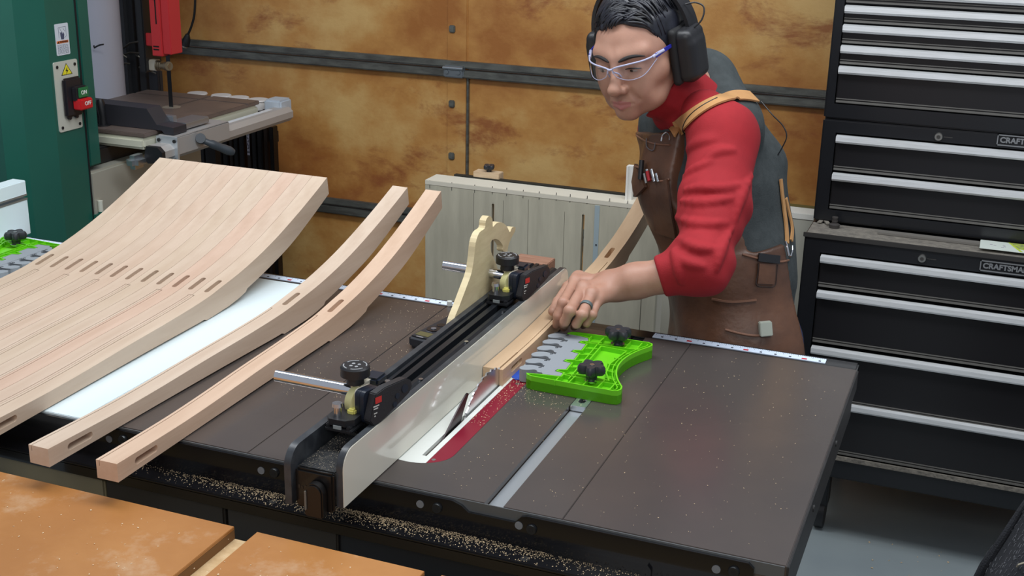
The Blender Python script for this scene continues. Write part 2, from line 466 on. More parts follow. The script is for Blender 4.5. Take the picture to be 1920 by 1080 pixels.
# ================================================================== RIP FENCE
FX = -0.558
fen = thing('rip_fence', 'long black rip fence with cream laminate face clamped across the saw table', 'saw fence', (-0.6, 0.35, T))
def fence_side(x0, x1, ya, yb, rad, bot=T+0.0015):
    pts = [(ya, bot)]
    for i in range(9):
        a = math.pi - math.pi/2*i/8; pts.append((ya+rad+rad*math.cos(a), 0.950-rad+rad*math.sin(a)))
    for i in range(9):
        a = math.pi/2 - math.pi/2*i/8; pts.append((yb-rad+rad*math.cos(a), 0.950-rad+rad*math.sin(a)))
    pts.append((yb, bot)); return pts
b = new(); prism(b, fence_side(0, 0, -0.090, 0.797, 0.026), 0, FX-0.010, FX-0.0012)
rf = obj('face_board', b, mat('black_edge', (40, 43, 48), 0.38, c2=(58, 62, 66), scale=40), fen, smooth=True)
b = new(); prism(b, [(y+(0.0012 if y < 0.3 else -0.0012), z-(0.0012 if z > 0.9 else 0)) for y, z in fence_side(0, 0, -0.090, 0.797, 0.026)], 0, FX-0.0013, FX)
obj('face_laminate', b, MATS['cream_laminate'], fen)
b = new(); prism(b, fence_side(0, 0, -0.108, 0.797, 0.026), 0, -0.6345, -0.6245)
obj('back_board', b, MATS['black_edge'], fen, smooth=True)
b = new(); box(b, -0.6245, FX-0.010, -0.092, 0.79, T+0.003, 0.921, 0.002)
obj('fence_tube', b, mat('tube_black', (30, 31, 33), 0.45, c2=(66, 64, 60), scale=120, lo=0.5, hi=0.72), fen)
# T-track extrusion on top of the tube
b = new()
tx = -0.6215
prof = [(tx, 0.921), (tx, 0.946), (tx+0.006, 0.946), (tx+0.006, 0.933), (tx+0.014, 0.933), (tx+0.014, 0.946), (tx+0.024, 0.946),
        (tx+0.024, 0.933), (tx+0.032, 0.933), (tx+0.032, 0.942), (tx+0.038, 0.942), (tx+0.046, 0.938), (tx+0.046, 0.921)]
prism(b, prof, 1, 0.03, 0.79)
tr = obj('t_track', b, MATS['black_anodised'], fen)
for yy in (0.19, 0.36, 0.52):
    b = new(); cone(b, (tx+0.041, yy, 0.938), (tx+0.041, yy, 0.943), 0.0035); obj('track_bolt', b, MATS['steel'], tr, smooth=True)
# rear end latch
b = new(); box(b, -0.6245, FX-0.010, -0.099, -0.091, T-0.005, 0.921, 0.003)
ec = obj('end_cap', b, mat('gloss_black', (20, 19, 19), 0.3, coat=0.15, spec=0.35), fen, smooth=True)
g = new(); L = []
for i in range(13):
    a = math.pi*i/12; L.append((-0.590+0.0135*math.cos(a), 0.896+0.014*math.sin(a)))
L += [(-0.6035, 0.862), (-0.5765, 0.862)]
prism(g, L, 1, -0.113, -0.099)
bmesh.ops.bevel(g, geom=[e for e in g.edges if e.is_boundary or e.calc_face_angle(0) > 0.7], offset=0.002, segments=2, affect='EDGES')
la = obj('latch', g, MATS['gloss_black'], fen, smooth=True)
b = new(); box(b, -0.6015, -0.5995, -0.116, -0.112, 0.872, 0.900, 0.0008); obj('latch_rib', b, mat('worn_grey', (120, 116, 108), 0.4), la)
# worn, unreadable embossing on the latch cap
t2 = new()
for i_, (w_, h_) in enumerate(((.004, .006), (.003, .004), (.0035, .006), (.004, .004))): box(t2, -0.6195+i_*0.0048, -0.6195+i_*0.0048+w_*0.8, -0.0996, -0.0988, 0.893, 0.893+h_, 0.0002)
obj('embossed_mark', t2, mat('emboss', (34, 31, 30), 0.3), ec)

# ================================================================== STOCK GUIDES on the fence
def stock_guide(label, y):
    x0 = -0.6245+0.004
    t = thing('stock_guide', label, 'stock guide', (-0.600, y, 0.9465), 'roller stock guides on the fence')
    z0 = 0.9465
    def P(dx, dy, dz): return (-0.600+dx, y+dy, z0+dz)
    b = new(); box(b, *sum(([P(-0.019, 0, 0)[0], P(0.021, 0, 0)[0]], [y-0.032, y+0.022], [z0-0.001, z0+0.004]), []), 0.001)
    box(b, -0.619, -0.613, y-0.030, y+0.02, z0+0.003, z0+0.008, 0.001); box(b, -0.588, -0.582, y-0.030, y+0.02, z0+0.003, z0+0.008, 0.001)
    pts = [(-0.620, y-0.022), (-0.614, y-0.030), (-0.590, y-0.030), (-0.580, y-0.020), (-0.580, y+0.020), (-0.620, y+0.020)]
    prism(b, pts, 2, z0+0.007, z0+0.016)
    bs = obj('base', b, MATS['black_plastic'], t)
    b = new(); box(b, -0.606, -0.594, y-0.0325, y-0.031, z0+0.0035, z0+0.0085); obj('base_tag', b, mat('tag_grey', (140, 146, 146), 0.4), bs)
    b = new(); cone(b, (-0.608, y-0.016, z0+0.015), (-0.608, y-0.016, z0+0.030), 0.0055); cone(b, (-0.608, y-0.016, z0+0.029), (-0.608, y-0.016, z0+0.034), 0.0075, 0.0068)
    obj('pin', b, MATS['steel'], t, smooth=True)
    # yellow spring pad
    b = new(); box(b, -0.600, -0.588, y-0.006, y+0.008, z0+0.014, z0+0.022, 0.002); obj('spring', b, mat('yellow_spring', (214, 206, 110), 0.5), t)
    # roller
    wc = Vector((-0.597, y+0.022, z0+0.024)); ax = Vector((0.96, -0.28, 0.05)).normalized()
    b = new(); cone(b, wc-ax*0.006, wc+ax*0.006, 0.0205, n=40); cone(b, wc-ax*0.0068, wc-ax*0.006, 0.019, 0.0205, n=40); cone(b, wc+ax*0.006, wc+ax*0.0068, 0.0205, 0.019, n=40)
    w = obj('roller', b, mat('roller_rubber', (196, 192, 140), 0.55), t, smooth=True)
    b = new(); cone(b, wc+ax*0.0066, wc+ax*0.009, 0.012, n=30); obj('roller_hub', b, mat('hub_metal', (188, 180, 166), 0.35, 0.6), w, smooth=True)
    # cream side plate and black arm body (lies in the plane of the roller, swings down over the face)
    def arm(off0, off1, pts):
        g = bmesh.new()
        uy = Vector((0.28, 0.96, 0)).normalized(); uz = Vector((0, 0, 1))
        A = [g.verts.new(wc+ax*off0+uy*p[0]+uz*p[1]) for p in pts]; B = [g.verts.new(wc+ax*off1+uy*p[0]+uz*p[1]) for p in pts]
        n = len(pts); g.faces.new(A); g.faces.new(B[::-1])
        for i in range(n): g.faces.new((A[i], B[i], B[(i+1) % n], A[(i+1) % n]))
        bmesh.ops.recalc_face_normals(g, faces=g.faces[:]); return g
    def rr(x0, x1, y0, y1, r, n=5):
        out = []
        for cx_, cy_, a0 in ((x1-r, y1-r, 0), (x0+r, y1-r, 90), (x0+r, y0+r, 180), (x1-r, y0+r, 270)):
            for i in range(n+1):
                a = math.radians(a0+90*i/n); out.append((cx_+r*math.cos(a), cy_+r*math.sin(a)))
        return out
    obj('side_plate', arm(0.009, 0.0115, rr(-0.016, 0.016, -0.022, 0.024, 0.007)), mat('cream_plate', (206, 200, 184), 0.35, 0.3), t, smooth=True)
    obj('gear_housing', arm(0.0117, 0.020, rr(-0.018, 0.017, -0.023, 0.024, 0.008)), mat('blue_black', (30, 36, 48), 0.3), t, smooth=True)
    obj('housing_cover', arm(0.0205, 0.028, rr(-0.018, 0.017, -0.023, 0.024, 0.008)), MATS['blue_black'], t, smooth=True)
    body = [(-0.020, -0.014), (-0.014, -0.023), (0.0, -0.022), (0.045, -0.004), (0.058, 0.002), (0.064, 0.010), (0.062, 0.020), (0.052, 0.026), (0.010, 0.026), (-0.008, 0.022)]
    g = arm(0.0285, 0.042, body)
    bmesh.ops.bevel(g, geom=g.edges[:], offset=0.0012, segments=2, affect='EDGES')
    ar = obj('arm', g, mat('arm_black', (36, 35, 38), 0.5, bump=0.1, bscale=400), t, smooth=True)
    uy = Vector((0.28, 0.96, 0)).normalized()
    b = new()
    for a_, z_ in ((0.048, 0.012), (0.033, 0.006), (0.028, -0.005)):
        c = wc+ax*0.042+uy*a_+Vector((0, 0, z_)); cone(b, c, c+ax*0.0012, 0.004 if a_ < 0.04 else 0.006)
    obj('arm_screw', b, MATS['blue_black'], ar, smooth=True)
    M = frame(wc+ax*0.0422+uy*(-0.004)+Vector((0, 0, 0.012)), uy, (0, 0, 1))
    b = new(); g = new(); box(g, -0.006, 0.006, -0.004, 0.005, 0, 0.0004); merge(b, g, M)
    obj('red_logo', b, mat('logo_red', (190, 44, 40), 0.5), ar)
    b = new(); g = new()
    for i, (w_, z_) in enumerate(((0.011, -0.008), (0.009, -0.0115), (0.007, -0.018), (0.004, -0.022))): box(g, -0.010+i*0.0005, -0.010+w_, z_, z_+0.0016, 0, 0.0004)
    merge(b, g, M); obj('logo_marks', b, mat('logo_white', (190, 190, 186), 0.5), ar)
    # clamp block, knob and chrome rod
    b = new(); box(b, -0.612, -0.592, y+0.022, y+0.060, z0+0.020, z0+0.050, 0.004)
    obj('clamp_block', b, MATS['cream_plate'], t, smooth=True)
    b = new(); cone(b, (-0.612, y+0.062, z0+0.030), (-0.586, y+0.062, z0+0.030), 0.013)
    box(b, -0.606, -0.580, y+0.048, y+0.078, z0+0.036, z0+0.048, 0.003)
    obj('clamp_bracket', b, MATS['blue_black'], t, smooth=True)
    kc = Vector((-0.605, y+0.030, z0+0.046)); b = new()
    cone(b, kc, kc+Vector((0, 0, 0.012)), 0.0125, 0.0115); cone(b, kc+Vector((0, 0, 0.012)), kc+Vector((0, 0, 0.024)), 0.0205, 0.0205, n=40); cone(b, kc+Vector((0, 0, 0.024)), kc+Vector((0, 0, 0.0262)), 0.0205, 0.0185, n=40)
    kn_ = obj('height_knob', b, MATS['black_plastic'], t, smooth=True)
    b = new()
    for a0 in (0.2, 1.7, 3.3, 4.8):
        pr = [(kc.x+r_*math.cos(a0+q*0.22), kc.y+r_*math.sin(a0+q*0.22)) for r_, qs in ((0.0150, range(0, 6)), (0.0166, range(5, -1, -1))) for q in qs]
        prism(b, pr, 2, kc.z+0.0262, kc.z+0.0266)
    for a0 in (0.8, 2.4, 4.0, 5.5): cone(b, (kc.x+0.006*math.cos(a0), kc.y+0.006*math.sin(a0), kc.z+0.0262), (kc.x+0.006*math.cos(a0), kc.y+0.006*math.sin(a0), kc.z+0.0265), 0.0026, n=6)
    obj('knob_print', b, mat('print_grey', (150, 152, 154), 0.5), kn_)
    b = new(); e = Vector((-0.722, y+0.016, z0+0.042)); s = Vector((-0.600, y+0.030, z0+0.034)); cone(b, e, s, 0.0085, n=28)
    obj('rod', b, mat('chrome', (228, 230, 234), 0.08, 1.0), t, smooth=True)
    b = new(); cone(b, (-0.580, y+0.075, z0+0.022), (-0.580, y+0.075, z0+0.036), 0.005); obj('rear_pin', b, MATS['steel'], t, smooth=True)
    return t
stock_guide('roller guide with chrome rod clamped on the near end of the black fence', 0.004)
stock_guide('roller guide farther along the fence, partly behind the plywood push stick', 0.566)

# ================================================================== PUSH STICK
xs = -0.6415
ol = [(845, 630), (851, 600), (862, 572), (874, 540), (884, 512), (889, 482), (892, 455), (899, 436), (909, 428), (911, 414), (917, 405), (923, 410), (924, 424), (926, 424), (932, 418), (941, 417), (950, 424), (956, 435), (960, 427), (966, 426), (966, 433), (958, 448), (953, 462), (951, 472), (943, 470), (943, 461), (936, 451), (927, 448), (920, 455), (921, 472), (927, 486), (932, 500), (936, 520), (938, 545), (936, 555), (900, 588), (870, 612), (852, 628)]
ol2 = [at_x(p, xs+0.006)[1:] for p in smooth_pts([np.array(q_, float) for q_ in ol], 3)]
g = new(); prism(g, [tuple(p) for p in ol2], 0, xs-0.006, xs+0.006)
psk = obj('push_stick', g, mat('birch_ply', (214, 198, 158), 0.6, c2=(200, 182, 142), scale=14, stretch=(1, 1, 4)), origin=tuple(at_x((850, 628), xs)))
setp(psk, 'horse-headed birch plywood push stick standing on edge against the back of the fence', 'push stick')
psk.modifiers.new('bev', 'BEVEL').width = 0.0022; psk.modifiers['bev'].segments = 2; psk.modifiers['bev'].angle_limit = 0.9

# ================================================================== SMALL THINGS ON THE SAW
qa = at_y((1025, 497), 0.802); qb = at_y((958, 487), 0.802)
b = new(); box(b, qb[0], qa[0], 0.802, 0.852, 0.870, qa[2], 0.0012)
wb = obj('wood_block', b, mat('cherry_block', (158, 118, 98), 0.55, c2=(134, 96, 76), scale=30, stretch=(1, 6, 6)), origin=(-0.62, 0.83, 0.9))
setp(wb, 'short reddish brown hardwood block at the far end of the fence', 'wood block')
b = new(); box(b, -0.655, -0.58, 0.728, 0.80, 0.79, 0.866, 0.002); box(b, -0.67, -0.56, 0.790, 0.86, 0.80, 0.868, 0.002)
obj('fence_head', b, MATS['gloss_black'], fen)
# audio recorder / remote
yv = Vector((0.02, 1, 0)).normalized(); t = thing('voice_recorder', 'black handheld recorder with small screen lying on the saw table left of the fence', 'recorder', (-0.705, 0.53, T))
M = frame((-0.705, 0.525, T+0.0005), (1, -0.16, 0), (0.16, 1, 0))
b = new(); g = new(); box(g, -0.0215, 0.0215, -0.065, 0.065, 0.0, 0.022, 0.005, 3); merge(b, g, M)
bd = obj('casing', b, mat('recorder_black', (40, 42, 48), 0.4), t, smooth=True)
b = new(); g = new(); box(g, -0.014, 0.014, -0.054, -0.036, 0.0218, 0.0226, 0.0003); merge(b, g, M); obj('screen', b, mat('lcd', (92, 90, 62), 0.25), t)
b = new(); g = new(); cone(g, (0, -0.016, 0.0215), (0, -0.016, 0.0235), 0.0125); cone(g, (0, 0.008, 0.0215), (0, 0.008, 0.023), 0.008); merge(b, g, M); dial = obj('button_ring', b, mat('button_black', (26, 28, 34), 0.25), t, smooth=True)
b = new(); g = new(); cone(g, (0, -0.016, 0.0235), (0, -0.016, 0.0245), 0.005); box(g, -0.006, 0.006, -0.0315, -0.030, 0.0218, 0.0228); merge(b, g, M); obj('button', b, mat('btn_silver', (150, 154, 166), 0.3, 0.7), t, smooth=True)
b = new(); g = new(); box(g, -0.007, 0.007, -0.0605, -0.0575, 0.0216, 0.0222); merge(b, g, M); obj('brand_plate', b, mat('plate_silver', (180, 182, 190), 0.35, 0.6), bd)
b = new(); g = new(); cone(g, (0.004, -0.0645, 0.010), (0.004, -0.0655, 0.010), 0.0022); merge(b, g, M); obj('socket', b, MATS['hole_black'], bd)
p = at_z((843, 573), T)
b = new(); cone(b, (p[0], p[1], T+0.0002), (p[0], p[1], T+0.009), 0.0055, 0.005)
o = obj('plastic_plug', b, mat('white_plastic', (206, 210, 206), 0.4), smooth=True, origin=(p[0], p[1], T)); setp(o, 'tiny round white plastic plug standing by the tape, behind the recorder', 'plug')
# blue tape under the work
b = new(); q = [at_z(pp, T+0.0004)[:2] for pp in ((958, 706), (966, 712), (990, 713), (994, 700), (968, 690))]
prism(b, [tuple(v) for v in q], 2, T+0.0002, T+0.0008)
o = obj('masking_tape', b, mat('tape_blue', (40, 84, 190), 0.6), origin=(q[0][0], q[0][1], T)); setp(o, 'scrap of blue masking tape stuck on the table beside the red throat plate', 'tape')
# ================================================================== FEATHERBOARDS
green = mat('lime_plastic', (106, 198, 24), 0.36, sss=0.0)
greyp = mat('grey_rubber', (140, 146, 152), 0.5)
mat('knob_black', (40, 42, 47), 0.38)
def featherboard(label, ox, oy, rot, bar=True):
    """built around the comb's edge: local +x away from the fence, +y along it"""
    t = thing('featherboard', label, 'featherboard', (ox, oy, T+0.0004), 'lime green featherboards')
    t.rotation_euler = (0, 0, rot); Z0, Z1 = 0.0, 0.0235
    def arc(p0, p1, bulge, n=14):
        p0 = np.array(p0); p1 = np.array(p1); mid = (p0+p1)/2; d = p1-p0; nn = np.array((-d[1], d[0]))
        c = mid+nn*bulge; return [tuple((1-s)**2*p0+2*s*(1-s)*c+s*s*p1) for s in np.linspace(0, 1, n)]
    out = [(0.018, 0.010), (0.022, 0.004), (0.030, 0.000), (0.166, -0.010), (0.174, -0.008), (0.178, 0.0)]
    out += arc((0.177, 0.012), (0.178, 0.196), 0.30, 18)
    out += [(0.182, 0.206), (0.180, 0.214), (0.172, 0.219), (0.045, 0.221), (0.034, 0.218), (0.029, 0.210)]
    # comb side of the green body (with sockets)
    inner = [(0.075, 0.190), (0.062, 0.012)]
    body = [p for p in out]
    comb_edge = []
    ys = [0.186, 0.140, 0.094, 0.048]
    cut_side = [(0.050, 0.206), (0.070, 0.200)]
    for y_ in ys:
        cut_side += [(0.074, y_), (0.062, y_-0.004), (0.060, y_-0.012), (0.074, y_-0.016), (0.074, y_-0.030)]
    cut_side += [(0.070, 0.016), (0.045, 0.014)]
    poly = out + cut_side
    def inset_poly(pts, d):
        n = len(pts); res = []
        A = sum(pts[i][0]*pts[(i+1) % n][1]-pts[(i+1) % n][0]*pts[i][1] for i in range(n))
        sg = 1 if A > 0 else -1
        for i in range(n):
            p = np.array(pts[i]); a = np.array(pts[i-1]); c = np.array(pts[(i+1) % n])
            e1 = (p-a)/(np.linalg.norm(p-a)+1e-9); e2 = (c-p)/(np.linalg.norm(c-p)+1e-9)
            n1 = np.array((-e1[1], e1[0]))*sg; n2 = np.array((-e2[1], e2[0]))*sg
            m_ = n1+n2; m_ /= max(np.dot(m_, n1), 0.5); res.append(tuple(p+m_*d))
        return res
    g = new(); prism(g, poly, 2, Z0, 0.0150)
    obj('base_tray', g, green, t, local=True)
    # rim
    def wall(pts, th, z0, z1, closed=True):
        n = len(pts); P_ = [np.array(p, float) for p in pts]; L_, R_ = [], []
        for i in range(n):
            e1 = P_[i]-P_[i-1] if (closed or i > 0) else P_[1]-P_[0]
            e2 = P_[(i+1) % n]-P_[i] if (closed or i < n-1) else e1
            e1 = e1/(np.linalg.norm(e1)+1e-9); e2 = e2/(np.linalg.norm(e2)+1e-9)
            n1 = np.array((-e1[1], e1[0])); n2 = np.array((-e2[1], e2[0])); m_ = n1+n2; m_ /= (np.linalg.norm(m_)+1e-9)
            m_ = m_/max(np.dot(m_, n1), 0.5)*th/2; L_.append(P_[i]+m_); R_.append(P_[i]-m_)
        g = new(); V_ = [[g.verts.new((q[i][0], q[i][1], z)) for i in range(n)] for q, z in ((L_, z0), (L_, z1), (R_, z1), (R_, z0))]
        for i in range(n if closed else n-1):
            j = (i+1) % n
            for k_ in range(4): g.faces.new((V_[k_][i], V_[k_][j], V_[(k_+1) % 4][j], V_[(k_+1) % 4][i]))
        if not closed:
            g.faces.new([V_[k_][0] for k_ in range(4)]); g.faces.new([V_[k_][-1] for k_ in range(4)][::-1])
        bmesh.ops.recalc_face_normals(g, faces=g.faces[:]); return g
    rim = inset_poly(poly, 0.0012)
    obj('rim', wall(rim, 0.0024, 0.0, Z1), green, t, local=True)
    r2 = inset_poly(out[:], 0.0075)
    obj('inner_rim', wall(inset_poly(out, 0.0078)[3:-3], 0.0016, 0.0145, Z1-0.0008, False), green, t, local=True)
    # ribs
    b = new()
    pocket = [(0.095, 0.036), (0.150, 0.030), (0.138, 0.060), (0.134, 0.100), (0.146, 0.166), (0.100, 0.172)]
    merge(b, wall(pocket, 0.0022, 0.0145, Z1-0.0006))
    for y_ in (0.030, 0.062, 0.092, 0.122, 0.152, 0.182):
        merge(b, wall([(0.076, y_), (0.097, y_+0.006)], 0.002, 0.0145, Z1-0.0008, False))
    merge(b, wall([(0.088, 0.014), (0.092, 0.208)], 0.002, 0.0145, Z1-0.0012, False))
    for x_ in (0.070, 0.092, 0.116, 0.140, 0.160):
        merge(b, wall([(x_, 0.180), (x_+0.002, 0.214)], 0.002, 0.0145, Z1-0.001, False))
        merge(b, wall([(x_, -0.004), (x_+0.003, 0.030)], 0.002, 0.0145, Z1-0.001, False))
    for x_, y_ in ((0.146, 0.040), (0.138, 0.070), (0.134, 0.100), (0.138, 0.130), (0.146, 0.158)):
        merge(b, wall([(x_-0.004, y_), (0.1455+0.0275*((y_-0.104)/0.092)**2, y_-0.003)], 0.002, 0.0145, Z1-0.001, False))
    merge(b, wall([(0.070, 0.180), (0.165, 0.180)], 0.002, 0.0145, Z1-0.0012, False))
    merge(b, wall([(0.055, 0.030), (0.170, 0.020)], 0.002, 0.0145, Z1-0.0012, False))
    obj('rib', b, green, t, local=True)
    # grey comb with curved tips
    g = new(); n = 6; pts = []
    base = [(0.044, 0.016), (0.069, 0.018)]
    for y_ in ys[::-1]:
        base += [(0.073, y_-0.029), (0.073, y_-0.017), (0.058, y_-0.013), (0.060, y_-0.003), (0.073, y_+0.001)]
    base += [(0.069, 0.199), (0.052, 0.204), (0.032, 0.206)]
    side = [(0.040, 0.196)]
    prism(g, base+side+[(0.036, 0.030)], 2, 0.001, Z1-0.0005)
    obj('comb_base', g, greyp, t, local=True)
    for i in range(6):
        y_ = 0.024+i*0.0315
        b = new(); fp = []
        p0 = [(0.048, y_+0.018), (0.022, y_+0.024), (0.008, y_+0.021), (0.001, y_+0.012), (0.0005, y_+0.004), (0.006, y_-0.001), (0.016, y_+0.0005), (0.024, y_+0.006), (0.030, y_+0.004), (0.034, y_-0.002), (0.048, y_-0.002)]
        p0 = [tuple(q) for q in smooth_pts(p0[:-1]+[p0[-1]], 3)]
        if y_ > 0.17: p0 = [(q[0], min(q[1], 0.206)) for q in p0]
        prism(b, p0, 2, 0.001, Z1-0.0009-0.0002*(i % 2))
        f = obj('comb_tooth', b, greyp, t, local=True)
        b = new(); tube(b, smooth_pts([(0.006, y_+0.024, Z1-0.0006), (0.020, y_+0.026, Z1-0.0006), (0.030, y_+0.0235, Z1-0.0006), (0.033, y_+0.019, Z1-0.0006), (0.029, y_+0.017, Z1-0.0006)], 4), 0.0007, 6)
        obj('tooth_slit', b, mat('slit_dark', (60, 62, 66), 0.7), f, local=True)
    ORG_t = ORG[t.name]; ORG[t.name] = Vector((0, 0, 0))
    for kx, ky in ((0.122, 0.028), (0.122, 0.200)):
        k = star_knob(t, (kx, ky, Z1-0.004), 0.0235, 0.028, MATS['knob_black'], ph=kx+ky*3)
    ORG[t.name] = ORG_t
    return t
def place_fb(t, pairs_from, pairs_to):
    pass
fb = featherboard('lime green featherboard with grey comb pressed against the timber beside the blade', -0.5045, 0.377, 0.05)
# aluminium mitre bar of the near featherboard, in the slot
g = new(); box(g, -0.3965, -0.3715, 0.345, 0.64, T-0.008, T+0.0008, 0.0008)
k = new(); pts = [(-0.384+0.0055*math.cos(a), 0.375+(0.010 if 0 < a < math.pi else -0.010)+0.0055*math.sin(a)) for a in np.linspace(0.01, 2*math.pi-0.01, 28)]
prism(k, pts, 2, T-0.02, T+0.01); g = cut(g, [k])
o = obj('mitre_bar', g, MATS['brushed_aluminium'], origin=(-0.384, 0.36, T)); o.parent = fb
dx_, dy_ = -0.384-fb.location.x, 0.36-fb.location.y
o.location = (dx_*math.cos(.05)+dy_*math.sin(.05), -dx_*math.sin(.05)+dy_*math.cos(.05), T-fb.location.z); o.rotation_euler = (0, 0, -0.05)
fb2 = featherboard('lime green featherboard at the left frame edge, behind the row of timbers', -1.640, 0.420, math.pi)
fb2.rotation_euler = (0, 0, math.pi); fb2.location = (-1.600, 0.640, T+0.0004)

# ================================================================== CURVED TIMBERS
TOP = [(-0.146, 0.8975), (-0.06, 0.896), (0.014, 0.8955), (0.1, 0.8975), (0.212, 0.902), (0.327, 0.9055), (0.429, 0.911), (0.49, 0.919), (0.554, 0.9285), (0.62, 0.9425), (0.68, 0.9585), (0.74, 0.9775), (0.80, 0.9985), (0.848, 1.0165), (0.896, 1.0355)]
BOTP = [(-0.146, 0.870), (0.0, 0.8715), (0.10, 0.8725), (0.25, 0.8735), (0.40, 0.8735), (0.424, 0.8742)]
PAD = [(0.433, 0.8705), (0.505, 0.874), (0.540, 0.8785), (0.565, 0.8835), (0.571, 0.889)]
BOT2 = [(0.571, 0.889), (0.623, 0.900), (0.702, 0.920), (0.754, 0.9365), (0.82, 0.963), (0.902, 0.999)]
Wd = 0.0345
def timber_mesh(mirror=False, extra=False):
    top = [tuple(p) for p in smooth_pts(TOP, 4)]
    b1 = [tuple(p) for p in smooth_pts(BOTP, 3)]; b2 = [tuple(p) for p in smooth_pts(BOT2, 4)]
    outl = b1 + PAD[:-1] + b2 + top[::-1]
    g = new(); prism(g, [(y, z-T) for y, z in outl], 0, 0, Wd); bmesh.ops.remove_doubles(g, verts=g.verts, dist=1e-5)
    # mortise through the top, mortise in the side, saw kerf near one edge
    k1 = new(); n1 = Vector((0, -0.16, 1)).normalized(); u1 = Vector((0, 1, 0.16)).normalized(); c = Vector((Wd/2, 0.483, 0.922-T))
    pts = [(0.0048*math.cos(a), (0.021 if 0 < a < math.pi else -0.021)+0.0048*math.sin(a)) for a in np.linspace(0.01, 2*math.pi-0.01, 26)]
    q = new(); prism(q, pts, 2, -0.018, 0.03); merge(k1, q, frame(c, (1, 0, 0), u1))
    k2 = new(); pts = [((0.020 if -math.pi/2 < a < math.pi/2 else -0.020)+0.0052*math.cos(a), 0.0052*math.sin(a)) for a in np.linspace(-math.pi/2+.01, 3*math.pi/2-.01, 26)]
    sx_ = Wd-0.016
    q = new(); prism(q, [(p[0]-0.084, p[1]+0.0135) for p in pts], 0, sx_, Wd+0.01); merge(k2, q)
    kx = 0.0045 if not mirror else (Wd-0.0084 if extra else Wd-0.0059)
    k3 = new(); box(k3, kx, kx+0.0014, -0.2, 0.440, 0.0185, 0.06)
    kk = new(); box(kk, Wd-0.0092, Wd-0.0062, -0.2, -0.06, -0.02, 0.0600)
    k4 = new(); box(k4, -0.01 if not mirror else kx-0.0002, kx+0.0016 if not mirror else Wd+0.01, 0.4392, 0.4406, 0.026, 0.06)
    g = cut(g, [k1, k2, k3] + ([kk] if extra else [k4]))
    return g
wood = mat('pale_cherry', (208, 190, 172), 0.5, c2=(190, 168, 148), scale=26, stretch=(1.0, 0.10, 1.0), lo=0.3, hi=0.7, tint=True, bump=0.03, bscale=200)
def timber(name, label, x, yaw, col, group=None, me=None, mirror=False):
    g = timber_mesh(mirror) if me is None else None
    if me is None:
        me = bpy.data.meshes.new('timber'); g.to_mesh(me); g.free(); me.materials.append(wood)
    o = link(bpy.data.objects.new(name, me)); o.location = (x, 0, T+0.0002); o.rotation_euler = (0, 0, yaw)
    o.color = col; ORG[o.name] = Vector((x, 0, T)); setp(o, label, 'timber', group); return o, me
def sub_rand(a): return a*(1+RNG.uniform(-.03, .03))
G1 = 'twelve curved timbers standing side by side'
t0, tm = timber('curved_timber', 'loose curved pale timber lying beside the white board, left of the orange one', -0.979-Wd, -0.0375, (1.02, 1.0, 0.98, 1), 'curved timbers on the saw table')
timber('curved_timber', 'pinkish orange curved timber nearest the black fence, alone on the cast iron', -0.8705-Wd, 0.0, (1.07, 0.95, 0.87, 1), 'curved timbers on the saw table', me=tm)
ords = ['rightmost', 'second from right', 'third from right', 'fourth from right', 'fifth from right', 'sixth from right', 'seventh from right', 'sixth from left', 'fifth from left', 'fourth from left', 'third from left', 'leftmost']
ords[6] = 'sixth from left'; ords[7] = 'fifth from left'; ords[8] = 'fourth from left'; ords[9] = 'third from left'; ords[10] = 'second from left'
cols = [(1.0, .97, .93), (1.0, .95, .92), (1.02, .90, .86), (1.0, .97, .94), (.98, .95, .90), (1.02, .98, .95), (1.0, .93, .89), (.99, .95, .92), (1.03, .99, .95), (.98, .92, .88), (1.0, .96, .92), (.96, .93, .88)]
mm2 = None
for i in range(12):
    x = -1.1200-Wd-i*0.0353
    if i % 2 == 1:
        if mm2 is None:
            mm2 = bpy.data.meshes.new('timber'); g = timber_mesh(True); g.to_mesh(mm2); g.free(); mm2.materials.append(wood)
        me_ = mm2
    else: me_ = tm
    o = link(bpy.data.objects.new('curved_timber', me_)); o.location = (x, 0, T+0.0002); o.rotation_euler = (0, 0, 0.0165)
    o.color = cols[i]+(1,); ORG[o.name] = Vector((x, 0, T))
    setp(o, 'curved pale timber, '+ords[i]+' in the tight block of twelve upturned ones', 'timber', 'curved timbers on the saw table')
# timber being sawn against the fence
o = link(bpy.data.objects.new('curved_timber', None)) if False else None
wk = bpy.data.meshes.new('timber'); g = timber_mesh(True, True); g.to_mesh(wk); g.free(); wk.materials.append(wood)
o = link(bpy.data.objects.new('curved_timber', wk)); o.location = (FX+0.0012, 0.5205, T+0.0002); o.color = (1.06, .93, .74, 1); ORG[o.name] = Vector((0, 0, 0))
setp(o, 'curved timber held against the fence and fed into the blade', 'timber', 'curved timbers on the saw table')

# ================================================================== BANDSAW
bs = thing('bandsaw', 'tall green bandsaw with cast iron table and red blade guard', 'bandsaw', (-2.25, 1.5, 0))
gr = mat('green_paint', (32, 94, 80), 0.36, c2=(28, 84, 74), scale=2)
cream = mat('cream_paint', (204, 204, 190), 0.45)
X0 = -2.10
pts = [(X0, 1.192), (X0, 1.303), (X0-0.02, 1.312), (X0-0.30, 1.312), (X0-0.30, 1.06), (X0-0.055, 1.06), (X0-0.022, 1.105)]
b = new(); prism(b, pts, 2, 0.0, 2.2)
colm = obj('column', b, gr, bs)
b = new(); box(b, X0-0.05, X0+0.004, 1.306, 1.352, 0.871, 2.2, 0.004)
obj('column_door', b, gr, bs)
b = new(); box(b, X0-0.01, X0+0.0015, 1.3005, 1.3065, 0.6, 2.2); obj('door_gap', b, MATS['hole_black'], colm)
b = new(); box(b, X0-0.34, X0+0.006, 1.30, 1.81, 0.04, 0.858, 0.006)
